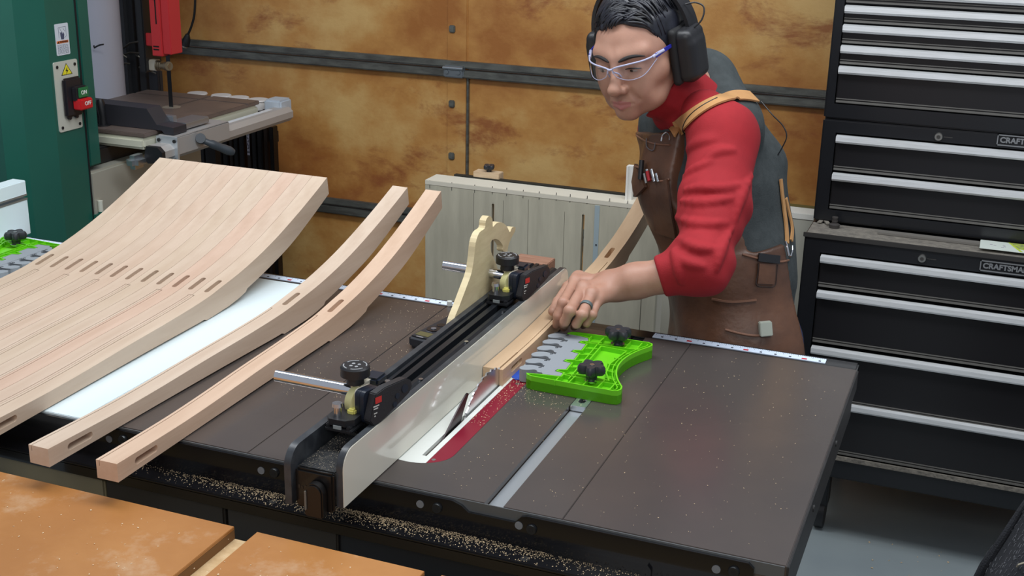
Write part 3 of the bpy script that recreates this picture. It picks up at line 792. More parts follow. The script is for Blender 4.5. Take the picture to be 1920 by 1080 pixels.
low = obj('lower_cabinet', b, mat('cream_cab', (172, 170, 158), 0.35, 0.2), bs)
b = new(); box(b, X0-0.30, X0-0.03, 1.33, 1.8, 0.857, 0.904, 0.004); obj('trunnion', b, MATS['black_plastic'], bs)
b = new(); cone(b, (X0+0.012, 1.322, 0.745), (X0+0.012, 1.322, 0.775), 0.007); h_ = obj('hinge', b, cream, low, smooth=True)
b = new(); cone(b, (X0+0.012, 1.322, 0.715), (X0+0.012, 1.322, 0.745), 0.0075); box(b, X0+0.004, X0+0.012, 1.300, 1.330, 0.72, 0.74); obj('hinge_pin', b, gr, low, smooth=True)
# switch plate and label on the column's front
def face_rect(px4, x, th, r=0.006):
    q = [at_x(p, x)[1:] for p in px4]; ya = (q[0][0]+q[3][0])/2; yb = (q[1][0]+q[2][0])/2; za = (q[2][1]+q[3][1])/2; zb = (q[0][1]+q[1][1])/2
    return ya, yb, za, zb
def rrect(ya, yb, za, zb, r, n=5):
    out = []
    for cy, cz, a0 in ((yb-r, zb-r, 0), (ya+r, zb-r, 90), (ya+r, za+r, 180), (yb-r, za+r, 270)):
        for i in range(n+1):
            a = math.radians(a0+90*i/n); out.append((cy+r*math.cos(a), cz+r*math.sin(a)))
    return out
ya, yb, za, zb = face_rect([(97, 118), (141, 110), (155, 238), (112, 248)], X0, 0)
b = new(); prism(b, rrect(ya, yb, za, zb, 0.005), 0, X0, X0+0.003)
pl_ = obj('switch_plate', b, mat('plate_cream', (190, 190, 178), 0.4), bs)
W_, H_ = yb-ya, zb-za
for fy, fz in ((.13, .93), (.88, .93), (.13, .06), (.88, .06)):
    b = new(); cone(b, (X0+0.003, ya+W_*fy, za+H_*fz), (X0+0.0045, ya+W_*fy, za+H_*fz), 0.0042); obj('plate_screw', b, MATS['black_plastic'], pl_)
cy = ya+W_*0.52
b = new(); prism(b, [(cy-0.021, za+H_*.80), (cy+0.021, za+H_*.80), (cy, za+H_*.965)], 0, X0+0.003, X0+0.0034); ws = obj('warning_triangle_border', b, MATS['hole_black'], pl_)
b = new(); prism(b, [(cy-0.0175, za+H_*.808), (cy+0.0175, za+H_*.808), (cy, za+H_*.950)], 0, X0+0.0034, X0+0.0038); obj('warning_triangle', b, mat('warning_yellow', (226, 214, 50), 0.4), pl_)
b = new(); zc = za+H_*.86; prism(b, [(cy+0.002, zc+0.009), (cy-0.005, zc-0.001), (cy-0.0005, zc-0.0005), (cy-0.003, zc-0.010), (cy+0.005, zc+0.0015), (cy+0.0005, zc+0.001)], 0, X0+0.0038, X0+0.0042); obj('bolt_symbol', b, MATS['hole_black'], pl_)
b = new(); box(b, X0+0.003, X0+0.016, ya+W_*.22, ya+W_*.96, za+H_*.20, za+H_*.76, 0.005); sb = obj('switch_box', b, mat('switch_black', (34, 32, 36), 0.4), bs, smooth=True)
b = new(); box(b, X0+0.016, X0+0.030, ya+W_*.46, ya+W_*.99, za+H_*.42, za+H_*.63, 0.003); obj('button_housing', b, MATS['switch_black'], sb, smooth=True)
b = new(); box(b, X0+0.030, X0+0.034, ya+W_*.56, ya+W_*.98, za+H_*.47, za+H_*.615, 0.0015); on = obj('on_button', b, mat('button_green', (40, 112, 66), 0.4), sb)
b = new(); box(b, X0+0.016, X0+0.042, ya+W_*.48, ya+W_*1.03, za+H_*.30, za+H_*.455, 0.003); off = obj('off_button', b, mat('button_red', (196, 34, 40), 0.4), sb, smooth=True)
for s_, xx, zz, pp, yy in (('ON', X0+0.0342, za+H_*.54, on, ya+W_*.77), ('OFF', X0+0.0422, za+H_*.385, off, ya+W_*.80)):
    b = new(); merge(b, text_bm(s_, 0.014, 0.0003, bold=0.0003), frame((xx, yy, zz), (0, 1, 0), (0, 0, 1))); obj('lettering', b, mat('letter_white', (220, 224, 220), 0.5), pp)
for dy in (.42, .72):
    b = new(); cone(b, (X0+0.003, ya+W_*dy, za+H_*.185), (X0+0.010, ya+W_*dy, za+H_*.185), 0.005); obj('cable_gland', b, MATS['switch_black'], sb)
la_, lb_, lz0, lz1 = face_rect([(101, 46), (127, 42), (131, 101), (107, 105)], X0, 0)
b = new(); prism(b, rrect(la_, lb_, lz0, lz1, 0.003), 0, X0, X0+0.0008); lab = obj('warning_label', b, mat('label_white', (204, 210, 218), 0.4), bs)
Wl, Hl = lb_-la_, lz1-lz0
b = new(); box(b, X0+0.0008, X0+0.0011, la_+Wl*.06, lb_-Wl*.08, lz0+Hl*.38, lz0+Hl*.46); ob_ = obj('orange_band', b, mat('orange', (214, 112, 48), 0.5), lab)
b = new(); merge(b, text_bm('WARNING', 0.0062, 0.0002, bold=0.0002), frame((X0+0.0013, la_+Wl*.58, lz0+Hl*.42), (0, 1, 0), (0, 0, 1)))
prism(b, [(la_+Wl*.10, lz0+Hl*.39), (la_+Wl*.26, lz0+Hl*.39), (la_+Wl*.18, lz0+Hl*.45)], 0, X0+0.0011, X0+0.0014)
b2_ = new()
# pictogram: hand and blade as dark line art
def ln(p0, p1, w=0.0012):
    a = Vector((X0+0.001, la_+Wl*p0[0], lz0+Hl*p0[1])); c = Vector((X0+0.001, la_+Wl*p1[0], lz0+Hl*p1[1])); tube(b2_, [a, c], w/2, 5)
for a_, c_ in (((.25, .55), (.25, .88)), ((.25, .88), (.8, .9)), ((.8, .9), (.82, .6)), ((.82, .6), (.6, .52)), ((.35, .86), (.45, .76)), ((.62, .84), (.72, .74))): ln(a_, c_, 0.0007)
prism(b2_, [(la_+Wl*p[0], lz0+Hl*p[1]) for p in ((.42, .50), (.60, .50), (.66, .64), (.62, .72), (.55, .66), (.50, .76), (.44, .70), (.36, .74), (.38, .60))], 0, X0+0.0008, X0+0.0012)
RG = random.Random(3)
for r_ in range(9):
    z_ = .33-r_*.034; y_ = .10
    while y_ < .86:
        w_ = RG.uniform(.05, .16); ln((y_, z_), (min(y_+w_, .9), z_), 0.0008); y_ += w_+.05
obj('pictogram', b2_, mat('label_ink', (70, 76, 100), 0.6), lab)
obj('warning_word', b, mat('label_dark', (60, 30, 22), 0.6), ob_)
# table
TB = 0.95
g = new(); box(g, -2.425, -2.002, 1.42, 2.0, TB-0.012, TB, 0.002)
k = new(); box(k, -2.43, -1.99, 1.925, 1.938, TB-0.006, TB+0.01); k2 = new(); box(k2, -2.182, -2.17, 1.785, 2.01, TB-0.02, TB+0.01)
k3 = new(); cone(k3, (-2.176, 1.785, TB-0.0008), (-2.176, 1.785, TB+0.01), 0.03)
g = cut(g, [k, k2, k3]); obj('saw_table', g, mat('bandsaw_iron', (128, 112, 104), 0.36, 0.3, c2=(112, 100, 94), scale=10), bs)
b = new(); box(b, -2.42, -2.001, 1.415, 1.995, TB-0.045, TB-0.0125, 0.008); obj('table_rim', b, mat('cream_rim', (200, 200, 182), 0.4), bs)
b = new(); cone(b, (-2.176, 1.785, TB-0.001), (-2.176, 1.785, TB-0.0004), 0.028); obj('table_insert', b, MATS['hub_metal'], bs)
# fence rail (aluminium extrusion, runs along the table's front) + scale
rp = [(-1.988, TB-0.030), (-1.950, TB-0.030), (-1.936, TB-0.043), (-1.936, TB-0.062), (-1.948, TB-0.074), (-1.985, TB-0.078), (-1.995, TB-0.06)]
b = new(); prism(b, rp, 1, 1.42, 2.09); rl = obj('fence_rail', b, mat('rail_aluminium', (182, 178, 174), 0.45, 0.25), bs, smooth=True)
b = new(); prism(b, [(p[0], p[1]) for p in rp], 1, 1.405, 1.42); obj('rail_end_cap', b, MATS['black_plastic'], rl)
b = new(); box(b, -1.984, -1.968, 1.60, 2.02, TB-0.0302, TB-0.0290); obj('rail_scale', b, mat('scale_white', (216, 220, 224), 0.4), rl)
b = new(); box(b, -2.03, -1.990, 1.36, 1.42, TB-0.09, TB-0.052, 0.012)
obj('rail_bracket', b, MATS['brushed_aluminium'], rl)
# fence carriage and black fence
b = new(); box(b, -1.995, -1.930, 1.47, 1.72, TB-0.028, TB-0.010, 0.002); box(b, -1.936, -1.928, 1.47, 1.72, TB-0.062, TB-0.012, 0.002)
cr = obj('fence_carriage', b, mat('carriage_alu', (178, 176, 174), 0.4, 0.3), bs)
b = new(); prism(b, [(-1.995, TB-0.012), (-1.925, TB-0.012), (-1.927, TB-0.085), (-1.935, TB-0.088), (-1.955, TB-0.06), (-1.995, TB-0.04)], 1, 1.462, 1.470)
obj('carriage_plate', b, mat('plate_alu', (196, 204, 210), 0.35, 0.6), cr)
for q in ((-1.985, TB-0.022), (-1.934, TB-0.022), (-1.934, TB-0.075)):
    b = new(); cone(b, (q[0], 1.4615, q[1]), (q[0], 1.458, q[1]), 0.005); obj('plate_screw', b, MATS['black_plastic'], cr)
b = new(); prism(b, [(-2.42, TB+0.001), (-1.985, TB+0.001), (-1.975, TB-0.008), (-1.945, TB-0.008), (-1.945, TB+0.012), (-2.00, TB+0.016), (-2.03, TB+0.058), (-2.42, TB+0.062)], 1, 1.475, 1.535)
obj('fence_body', b, mat('fence_black', (46, 46, 52), 0.5), bs)
b = new(); box(b, -2.42, -1.99, 1.536, 1.556, TB+0.001, TB+0.030, 0.002); box(b, -2.015, -1.955, 1.545, 1.66, TB-0.006, TB+0.012, 0.002)
obj('fence_plate', b, mat('fence_alu', (170, 176, 184), 0.35, 0.8), bs)
# fence tall knob, carriage handle
kp = at_y((192, 218), 1.466)
b = new(); tube(b, [kp+np.array((0, 0, -0.03)), kp+np.array((0, 0, 0.0)), kp+np.array((-0.004, 0, 0.036)), kp+np.array((-0.005, 0, 0.048))], [0.012, 0.010, 0.013, 0.009], 16); cone(b, kp+np.array((0, 0, -0.035)), kp+np.array((0.0, 0, -0.022)), 0.022)
obj('fence_knob', b, MATS['black_plastic'], bs, smooth=True)
b = new(); p0 = at_x((378, 262), -1.92); p1 = at_x((392, 268), -1.90); p2 = at_x((438, 286), -1.86)
tube(b, smooth_pts([p0, p1, (np.array(p1)+p2)/2, p2], 5), [0.009]*6+[0.012]*5+[0.013, 0.013, 0.0135, 0.012, 0.009][:5], 16)
cone(b, at_x((378, 262), -1.935), at_x((376, 259), -1.915), 0.014)
obj('clamp_lever', b, mat('lever_grey', (62, 68, 74), 0.42), bs, smooth=True)
# blade guard, guides, blade
gx, gy = at_y((313, 120), 1.785)[0], 1.785
b = new(); box(b, gx-0.028, gx+0.008, gy-0.03, gy+0.03, 1.105, 1.9, 0.002); box(b, gx+0.0095, gx+0.038, gy-0.026, gy+0.03, 1.112, 1.9, 0.002)
gd_ = obj('blade_guard', b, mat('guard_red', (192, 50, 54), 0.5), bs)
b = new(); box(b, gx-0.070, gx-0.026, gy-0.01, gy+0.0, 1.130, 1.168, 0.002); obj('guard_arm', b, MATS['guard_red'], gd_)
b = new(); box(b, gx-0.008, gx-0.004, gy-0.0308, gy-0.0298, 1.20, 1.9)
for dz in (0, 0.009): box(b, gx-0.022, gx-0.002, gy-0.0308, gy-0.0298, 1.123+dz, 1.127+dz)
obj('guard_slot', b, MATS['hole_black'], gd_)
b = new(); cone(b, (gx-0.006, gy-0.030, 1.283), (gx-0.006, gy-0.036, 1.283), 0.008); obj('guard_screw', b, MATS['steel'], gd_, smooth=True)
b = new(); box(b, gx-0.085, gx-0.062, gy-0.02, gy+0.06, 1.05, 1.9, 0.003); obj('guide_post', b, MATS['black_plastic'], bs)
b = new(); box(b, gx-0.072, gx-0.035, gy-0.005, gy+0.02, 1.055, 1.088, 0.003); gbk = obj('guide_bracket', b, MATS['cream_plate'], bs)
b = new()
for i in range(4): cone(b, (gx-0.034+i*0.007, gy, 1.072), (gx-0.029+i*0.007, gy, 1.072), 0.016-(i == 3)*0.006, n=20)
cone(b, (gx-0.01, gy-0.012, 1.074), (gx+0.028, gy-0.022, 1.077), 0.009); cone(b, (gx+0.012, gy-0.02, 1.076), (gx+0.026, gy-0.026, 1.078), 0.0135)
obj('guide_bearing', b, mat('bearing_brass', (150, 136, 112), 0.35, 0.8), gbk, smooth=True)
b = new(); box(b, gx-0.002, gx+0.012, gy-0.0006, gy+0.0006, TB-0.02, 1.11); obj('saw_blade', b, mat('band_steel', (70, 72, 76), 0.3, 0.9), bs)

# ---------------- behind the bandsaw
p = at_y((184, 100), 2.25)
b = new(); cone(b, (p[0]-0.005, 2.25, 0.0), (p[0]-0.005, 2.25, 1.24), 0.088, n=48)
dt = obj('storage_drum', b, mat('drum_white', (206, 208, 222), 0.35), smooth=True, origin=(p[0], 2.25, 0)); setp(dt, 'white plastic collector drum with a black lid behind the green bandsaw', 'drum')
b = new(); cone(b, (p[0]-0.005, 2.25, 1.235), (p[0]-0.005, 2.25, 1.46), 0.100, n=48); obj('lid', b, MATS['black_plastic'], dt, smooth=True)
b = new(); e = [at_y(q, 2.159) for q in ((176, 85), (177, 90), (181, 87), (188, 84), (194, 83))]; tube(b, e, 0.003, 5); obj('clip', b, MATS['black_plastic'], dt)
st = thing('lumber_rack', 'dark metal rack with odd lumber standing between the drum and the garage door', 'rack', (-2.75, 2.35, 0))
for i, px in enumerate((222, 232, 255, 274)):
    q = at_y((px, 60), 2.38); b = new(); box(b, q[0]-0.014, q[0]+0.014, 2.40+0.02*(i % 2), 2.42+0.02*(i % 2), 0, 2.1, 0.002)
    obj('upright', b, mat('rack_grey', (78, 80, 84), 0.45, 0.5), st)
q = at_y((245, 60), 2.41); b = new(); box(b, q[0]-0.03, q[0]+0.03, 2.442, 2.458, 0, 2.0); obj('brown_board', b, mat('brown_board', (112, 84, 60), 0.7, c2=(90, 60, 40), scale=12, stretch=(1, 1, 3)), st)
q = at_y((262, 60), 2.33); b = new(); box(b, q[0]-0.018, q[0]+0.02, 2.385, 2.398, 0.0, 2.1, 0.002); obj('dark_panel', b, mat('slate', (44, 46, 52), 0.5), st)
for i in range(9):
    a = at_y((232+RG.uniform(-8, 40), 78+i*6), 2.38); c = a+np.array((RG.uniform(-.05, .09), 0.0, RG.uniform(-.02, .03)))
    b = new(); tube(b, [a, (a+c)/2+np.array((0, -0.01, 0.006)), c], 0.0035, 6); obj('hook', b, mat('hook_steel', (96, 92, 84), 0.4, 0.7), st, smooth=True)
# bar clamps hanging below the bandsaw rail
cl = [378, 389, 399, 410, 421, 432, 443, 452, 463, 476, 486, 497, 508, 519]
proto = None
tips = ['leftmost', 'second from left', 'third from left', 'fourth from left', 'fifth from left', 'sixth from left', 'seventh from left', 'eighth from left', 'ninth from left', 'fifth from right', 'fourth from right', 'third from right', 'second from right', 'rightmost']
for i, px in enumerate(cl):
    q = at_y((px, 300), 2.32)
    if proto is None:
        b = new(); box(b, -0.0038, 0.0038, -0.03, 0.0, 0, 0.80, 0.001); me = bpy.data.meshes.new('bar'); b.to_mesh(me); b.free(); me.materials.append(mat('clamp_bar', (30, 27, 27), 0.35, 0.5, tint=True))
        proto = me
    t = thing('bar_clamp', 'black steel bar clamp hanging behind the bandsaw, '+tips[i]+' of the row', 'clamp', (q[0], 2.32, 0.0), 'bar clamps behind the bandsaw')
    o = link(bpy.data.objects.new('bar', proto)); o.parent = t; o.scale = (1.7+0.4*(i % 3), 1, 1)
    o.color = (1, 1, 1, 1) if i % 3 else (2.4, 1.9, 1.5, 1)
    if i in (9,):
        M = frame((q[0], 2.289, 0.800), (0, 0, -1), (1, 0, 0)); zc = at_y((468, 262), 2.289)
        b = new(); box(b, q[0]-0.0052, q[0]+0.0052, 2.2885, 2.2895, zc[2]-0.055, zc[2]+0.075, 0.0004)
        lb = obj('label_strip', b, mat('label_pale', (176, 172, 186), 0.5), t)
        b = new(); box(b, q[0]-0.0052, q[0]+0.0052, 2.2880, 2.2884, zc[2]-0.046, zc[2]-0.042)
        rr_ = random.Random(5)
        for kk in range(9):
            z_ = zc[2]-0.032+kk*0.0115
            box(b, q[0]-0.0032, q[0]+0.0030, 2.2880, 2.2884, z_, z_+0.0022)
            if kk % 2: box(b, q[0]-0.0032, q[0]-0.001, 2.2880, 2.2884, z_, z_+0.008)
            else: box(b, q[0]+0.001, q[0]+0.003, 2.2880, 2.2884, z_+0.001, z_+0.0085)
        obj('label_letters', b, MATS['ink'], lb)
        box_ = None
# clamp rail the bars hang from
q0 = at_y((374, 240), 2.34); q1 = at_y((524, 250), 2.34)
b = new(); box(b, q0[0]-0.0, q1[0]+0.0, 2.3215, 2.336, 0.74, 0.78, 0.002); box(b, q0[0]+0.05, q0[0]+0.08, 2.337, 2.36, 0.0, 0.78); box(b, q1[0]-0.08, q1[0]-0.05, 2.337, 2.36, 0.0, 0.78)
o = obj('clamp_rack', b, mat('rack_dark', (24, 20, 18), 0.6), origin=(q0[0], 2.33, 0)); setp(o, 'dark wall rack carrying the row of hanging bar clamps', 'rack')
# row of white rounded tubs behind the bandsaw table + clear tray
for i, (px, w) in enumerate(((370, 24), (415, 25), (448, 26), (484, 28))):
    q = at_y((px, 176+i*4), 2.12); b = new()
    cone(b, (q[0], 2.12, q[2]-0.028), (q[0], 2.12, q[2]), 0.032, 0.030, n=32); cone(b, (q[0], 2.12, q[2]), (q[0], 2.12, q[2]+0.004), 0.034, 0.032, n=32); cone(b, (q[0], 2.12, 0.90), (q[0], 2.12, q[2]-0.028), 0.012)
    o = obj('plastic_tub', b, mat('tub_white', (214, 210, 206), 0.5), smooth=True, origin=(q[0], 2.12, q[2])); setp(o, 'round white lid peeking over the bandsaw table, '+['leftmost', 'second from left', 'third from left', 'rightmost'][i]+' of four', 'tub', 'white tubs behind the bandsaw')
q = at_y((518, 192), 2.08); b = new(); box(b, q[0]-0.035, q[0]+0.028, 2.06, 2.13, q[2]-0.035, q[2]+0.010, 0.006)
o = obj('plastic_tray', b, mat('tray_frost', (188, 198, 208), 0.35), origin=tuple(q)); setp(o, 'frosted plastic tray at the far corner of the bandsaw table', 'tray')
b = new(); box(b, q[0]-0.46, q[0]-0.03, 2.10, 2.16, 0.86, 0.90, 0.003); box(b, q[0]-0.3, q[0]-0.27, 2.12, 2.15, 0, 0.86); box(b, q[0]-0.44, q[0]-0.41, 2.12, 2.15, 0, 0.86)
o = obj('tub_shelf', b, MATS['rack_dark'], origin=tuple(q)); setp(o, 'narrow dark ledge behind the bandsaw table carrying the white tubs', 'shelf')
# hanging power cord
b = new(); cpts = [at_y(p, 2.44) for p in ((366, -40), (366, 0), (364, 30), (358, 52), (352, 66), (347, 80))]; tube(b, smooth_pts(cpts, 6), 0.0042, 8)
cd_ = obj('power_cord', b, MATS['black_plastic'], smooth=True, origin=tuple(cpts[0])); setp(cd_, 'black power cord hanging down the garage door with a plug at its end', 'cord')
b = new(); tube(b, [at_y(p, 2.44) for p in ((352, 64), (350, 74), (347, 85))], [0.007, 0.014, 0.016], 14)
pg = obj('plug', b, MATS['black_plastic'], cd_, smooth=True)
b = new(); e = at_y((347, 85), 2.44); e2 = at_y((346, 88), 2.44); cone(b, e, e2, 0.011); obj('plug_face', b, MATS['hub_metal'], pg)
# white T-track fence board on the left (stands on the extension table)
xw = -1.80
q = [at_x(p, xw) for p in ((48, 338), (60.5, 436), (0, 345))]
yb_ = q[0][1]; zt = q[0][2]; zbm = T
b = new(); g = new(); box(g, xw-0.035, xw, yb_-0.55, yb_, T, zt, 0.0015)
h = (zt-T); k = new(); box(k, xw-0.012, xw+0.01, yb_-0.6, yb_+0.01, T+h*.665, T+h*.735); g = cut(g, [k])
o = obj('tall_fence', g, MATS['white_melamine'], origin=(xw, yb_, T)); setp(o, 'white auxiliary fence board with an aluminium T-track, cut by the left frame edge', 'auxiliary fence')
b = new(); box(b, xw-0.0118, xw+0.0008, yb_-0.55, yb_-0.001, T+h*.645, T+h*.68); box(b, xw-0.0118, xw+0.0008, yb_-0.55, yb_-0.001, T+h*.72, T+h*.755)
obj('t_track', b, MATS['brushed_aluminium'], o)
# stack of lumber + shaft at far left
b = new(); q = at_y((8, 260), 2.1); box(b, q[0]-0.45, q[0]+0.012, 2.1, 2.2, 0.0, q[2]+0.035, 0.002); o = obj('lumber_pile', b, mat('lumber', (112, 96, 78), 0.7, c2=(92, 80, 66), scale=10, stretch=(1, 1, 8)), origin=tuple(q)); setp(o, 'upright brown lumber at the far left behind the bandsaw column', 'lumber')
q = at_y((22, 225), 2.12); b = new(); box(b, q[0]-0.55, q[0]+0.006, 2.02, 2.06, 0.0, q[2]-0.03, 0.002); o = obj('lumber_pile', b, MATS['lumber'], origin=tuple(q)); setp(o, 'lower brown plank stack at the far left edge, in front of the upright lumber', 'lumber')
b = new(); a_ = at_y((0, 243), 2.3); c_ = at_y((20, 245), 2.3); cone(b, a_-np.array((0.4, 0, 0)), c_+np.array((0.06, 0, 0)), 0.014); o = obj('black_pipe', b, MATS['black_plastic'], smooth=True, origin=tuple(a_)); setp(o, 'black pipe end sticking out left of the green bandsaw column', 'pipe')
b = new(); q = at_y((12, 200), 2.42); box(b, q[0]-0.5, q[0]+0.35, 2.42, 2.45, 0, 1.9); o = obj('white_sheet', b, mat('sheet_white', (186, 186, 198), 0.7), origin=tuple(q)); setp(o, 'large off-white sheet standing against the wall behind the bandsaw', 'sheet')
# ================================================================== JIG BOARDS behind the saw
ply = mat('grey_birch', (186, 181, 162), 0.6, c2=(166, 161, 144), scale=7, stretch=(3, 3, 0.5))
wht = mat('pale_edge', (206, 200, 184), 0.6)
JY = 1.5
xl = at_y((797, 335), JY)[0]; zt = at_y((797, 337), JY)[2]
xr_ = at_y((1240, 380), JY)[0]
jb = thing('jig_board', 'large grey birch plywood jig board with slots and drilled holes standing behind the saw', 'jig board', (xl, JY, 0))
g = new(); box(g, xl, xr_, JY, JY+0.016, 0.02, zt-0.012, 0.0008)
ks = []
for px in ((923, 460), (1091, 470)):
    q = at_y(px, JY); z1_ = at_y((px[0], 380 if px[0] < 1000 else 400), JY)[2]
    k = new(); box(k, q[0]-0.0035, q[0]+0.0035, JY-0.01, JY+0.03, q[2]-0.2, z1_, 0.003); ks.append(k)
g = cut(g, ks)
obj('panel', g, ply, jb)
b = new(); box(b, xl, xr_, JY-0.0005, JY+0.070, zt-0.012, zt, 0.0008); obj('top_edge', b, wht, jb)
b = new(); box(b, xl, xl+0.012, JY+0.016, JY+0.068, 0.02, zt-0.012, 0.0008); box(b, xr_-0.012, xr_, JY+0.016, JY+0.068, 0.02, zt-0.012, 0.0008); obj('side_rail', b, wht, jb)
b = new(); box(b, xl+0.05, xr_-0.02, JY+0.071, JY+0.085, zt-0.03, zt+0.004); obj('rear_strip', b, mat('strip_dark', (30, 30, 24), 0.6), jb)
b = new(); pencil = new(); holes = new()
for i, px in enumerate(((800, 344), (846, 348), (889, 352), (922, 355), (949, 358), (980, 362), (1010, 365), (1042, 367), (1068, 370), (1100, 373), (1142, 378), (1176, 382))):
    q = at_y(px, JY); cone(holes, (q[0], JY+0.0004, q[2]), (q[0], JY-0.0004, q[2]), 0.0026, n=12)
    q2 = at_y((px[0]+(6 if i == 0 else 1), px[1]), JY); box(pencil, q2[0]-0.0007, q2[0]+0.0007, JY-0.0004, JY+0.001, q2[2]-0.013, q2[2]+0.008)
obj('drilled_hole', holes, mat('hole_pale', (208, 204, 190), 0.6), jb)['kind'] = 'stuff'
obj('pencil_mark', pencil, mat('pencil', (54, 52, 50), 0.7), jb)['kind'] = 'stuff'
b = new()
for px in (888, 943, 990, 1058): q = at_y((px, 420), JY); box(b, q[0]-0.0005, q[0]+0.0005, JY-0.0002, JY+0.001, 0.02, zt-0.02-(px % 3)*0.01)
q = at_y((1200, 600), JY); box(b, q[0]-0.0012, q[0]+0.0012, JY-0.0003, JY+0.001, 0.02, 0.66)
obj('board_seam', b, mat('seam', (104, 100, 88), 0.8), jb)['kind'] = 'stuff'
a_ = at_y((1121, 372), JY)[0]
b = new(); box(b, a_-0.0062, a_+0.0062, JY-0.0015, JY+0.001, 0.02, zt-0.014); al = obj('aluminium_strip', b, mat('strip_blue', (176, 192, 198), 0.4, 0.3), jb)
q = at_y((1118, 459), JY); b = new(); cone(b, (q[0], JY-0.001, q[2]), (q[0], JY-0.0022, q[2]), 0.0022); obj('strip_screw', b, MATS['ink'], al)
q = at_y((1181, 345), JY+0.05)
b = new(); box(b, q[0]-0.005, q[0]+0.0, JY+0.03, JY+0.05, zt, zt+0.085); box(b, q[0]+0.0, q[0]+0.010, JY+0.035, JY+0.05, zt, zt+0.085)
o = obj('white_stile', b, mat('white_wood', (220, 218, 212), 0.5), jb)
# clamp block and knob on top
q = at_y((912, 325), JY+0.075); b = new(); box(b, q[0]-0.036, q[0]+0.036, JY+0.072, JY+0.105, zt-0.01, zt+0.018, 0.001)
cbk = obj('clamp_block', b, mat('birch_light', (206, 180, 148), 0.6, c2=(190, 164, 132), scale=20, stretch=(1, 6, 6)), origin=(q[0], JY+0.08, zt)); setp(cbk, 'small birch block with a black knob clamped on top of the grey jig board', 'clamp block')
star_knob(cbk, (q[0]+0.002, JY+0.088, zt+0.016), 0.0165, 0.020, MATS['knob_black'], lobes=4, ph=0.5)
# pale board to the right, behind the man
b = new(); xa = at_y((1236, 380), 1.84)[0]; q = at_y((1500, 408), 1.84); box(b, xa+0.0, -0.243, 1.84, 1.858, 0.0, q[2]-0.004, 0.001)
rb_ = obj('white_edged_board', b, mat('grey_wall_board', (168, 166, 154), 0.6), origin=(q[0], 1.84, 0)); setp(rb_, 'tall grey board with white top edge beside the black tool chests', 'board')
b = new(); box(b, xa, -0.243, 1.838, 1.90, q[2]-0.004, q[2]+0.012, 0.001); obj('top_edge', b, mat('edge_white', (214, 212, 204), 0.5), rb_)
b = new(); box(b, xa, -0.243, 1.901, 1.915, q[2]+0.0, q[2]+0.016, 0.001); obj('rear_strip', b, mat('strip_olive', (96, 84, 40), 0.6), rb_)

# ================================================================== TOOL CHESTS
chest_m = mat('chest_black', (27, 28, 31), 0.25)
pull_m = mat('pull_aluminium', (236, 238, 240), 0.45, 0.35, c2=(222, 224, 224), scale=30, stretch=(0.5, 1, 10))
CW = 1.05
def chest(name, label, x0, yf, z0, z1, rows, dx0, lip=0.0, depth=0.42, text=None, lock=None):
    """rows = list of (pull top z, drawer bottom z)"""
    t = thing(name, label, 'tool chest', (x0+CW/2, yf+depth/2, z0), 'black tool chests stacked on the right')
    g = new(); box(g, x0, x0+CW, yf, yf+depth, z0, z1, 0.004)
    k = new(); box(k, dx0, x0+CW-(dx0-x0), yf-0.01, yf+0.030, rows[-1][1]-0.004, rows[0][0]+0.006)
    g = cut(g, [k]); obj('case', g, chest_m, t)
    for zt_, zb_ in rows:
        b = new(); box(b, dx0+0.002, x0+CW-(dx0-x0)-0.002, yf+0.004, yf+0.02, zb_, zt_, 0.0025)
        d = obj('drawer', b, mat('drawer_black', (28, 27, 29), 0.28), t)
        b = new(); prism(b, [(yf-0.014, zt_-0.001), (yf+0.005, zt_+0.001), (yf+0.005, zt_-0.019), (yf-0.010, zt_-0.017), (yf-0.014, zt_-0.012)], 0, dx0+0.003, x0+CW-(dx0-x0)-0.003)
        obj('drawer_pull', b, pull_m, d)
        b = new(); box(b, dx0+0.003, x0+CW-(dx0-x0)-0.003, yf+0.0, yf+0.006, zb_-0.0008, zb_+0.005, 0.001)
        box(b, dx0+0.003, x0+CW-(dx0-x0)-0.003, yf+0.001, yf+0.006, zb_+0.008, zb_+0.010)
        obj('drawer_lip', b, mat('worn_edge', (104, 102, 98), 0.5, 0.2), d)
    if lock is not None:
        b = new(); cone(b, (lock[0], yf, lock[2]), (lock[0], yf-0.007, lock[2]), 0.0095, 0.0088); lk = obj('lock', b, mat('lock_nickel', (176, 176, 172), 0.25, 0.9), t, smooth=True)
        b = new(); cone(b, (lock[0], yf-0.007, lock[2]), (lock[0], yf-0.0076, lock[2]), 0.0045); box(b, lock[0]+0.011, lock[0]+0.032, yf-0.0006, yf, lock[2]-0.0008, lock[2]+0.0008); obj('keyhole', b, MATS['chest_black'] if 0 else mat('key_dark', (60, 58, 56), 0.4), lk)
    if text is not None:
        x_, z_ = text
        b = new(); w_, h_ = 0.125, 0.026
        for (a0, a1, c0, c1) in ((0, w_, 0, 0.0024), (0, w_, h_-0.0024, h_), (0, 0.0024, 0, h_), (w_-0.0024, w_, 0, h_)): box(b, x_+a0, x_+a1, yf-0.0028, yf, z_+c0, z_+c1)
        bd = obj('badge_frame', b, mat('badge_silver', (150, 152, 154), 0.4, 0.6), t)
        b = new(); tb = text_bm('CRAFTSMAN', 0.0178, 0.0006, 'LEFT', 1.0, 0.0007)
        merge(b, tb, frame((x_+0.0065, yf-0.0014, z_+h_/2), (1, 0, 0), (0, 0, 1)))
        obj('badge_lettering', b, MATS['badge_silver'], bd)
    return t
YC = 1.75
def zc_(px, py): return at_y((px, py), YC)[2]
rowsA = [(zc_(1592, -22), zc_(1590, 4)), (zc_(1588, 10), zc_(1586, 41)), (zc_(1584, 46), zc_(1582, 80)), (zc_(1580, 85), zc_(1577, 119)), (zc_(1577, 124), zc_(1573, 192))]
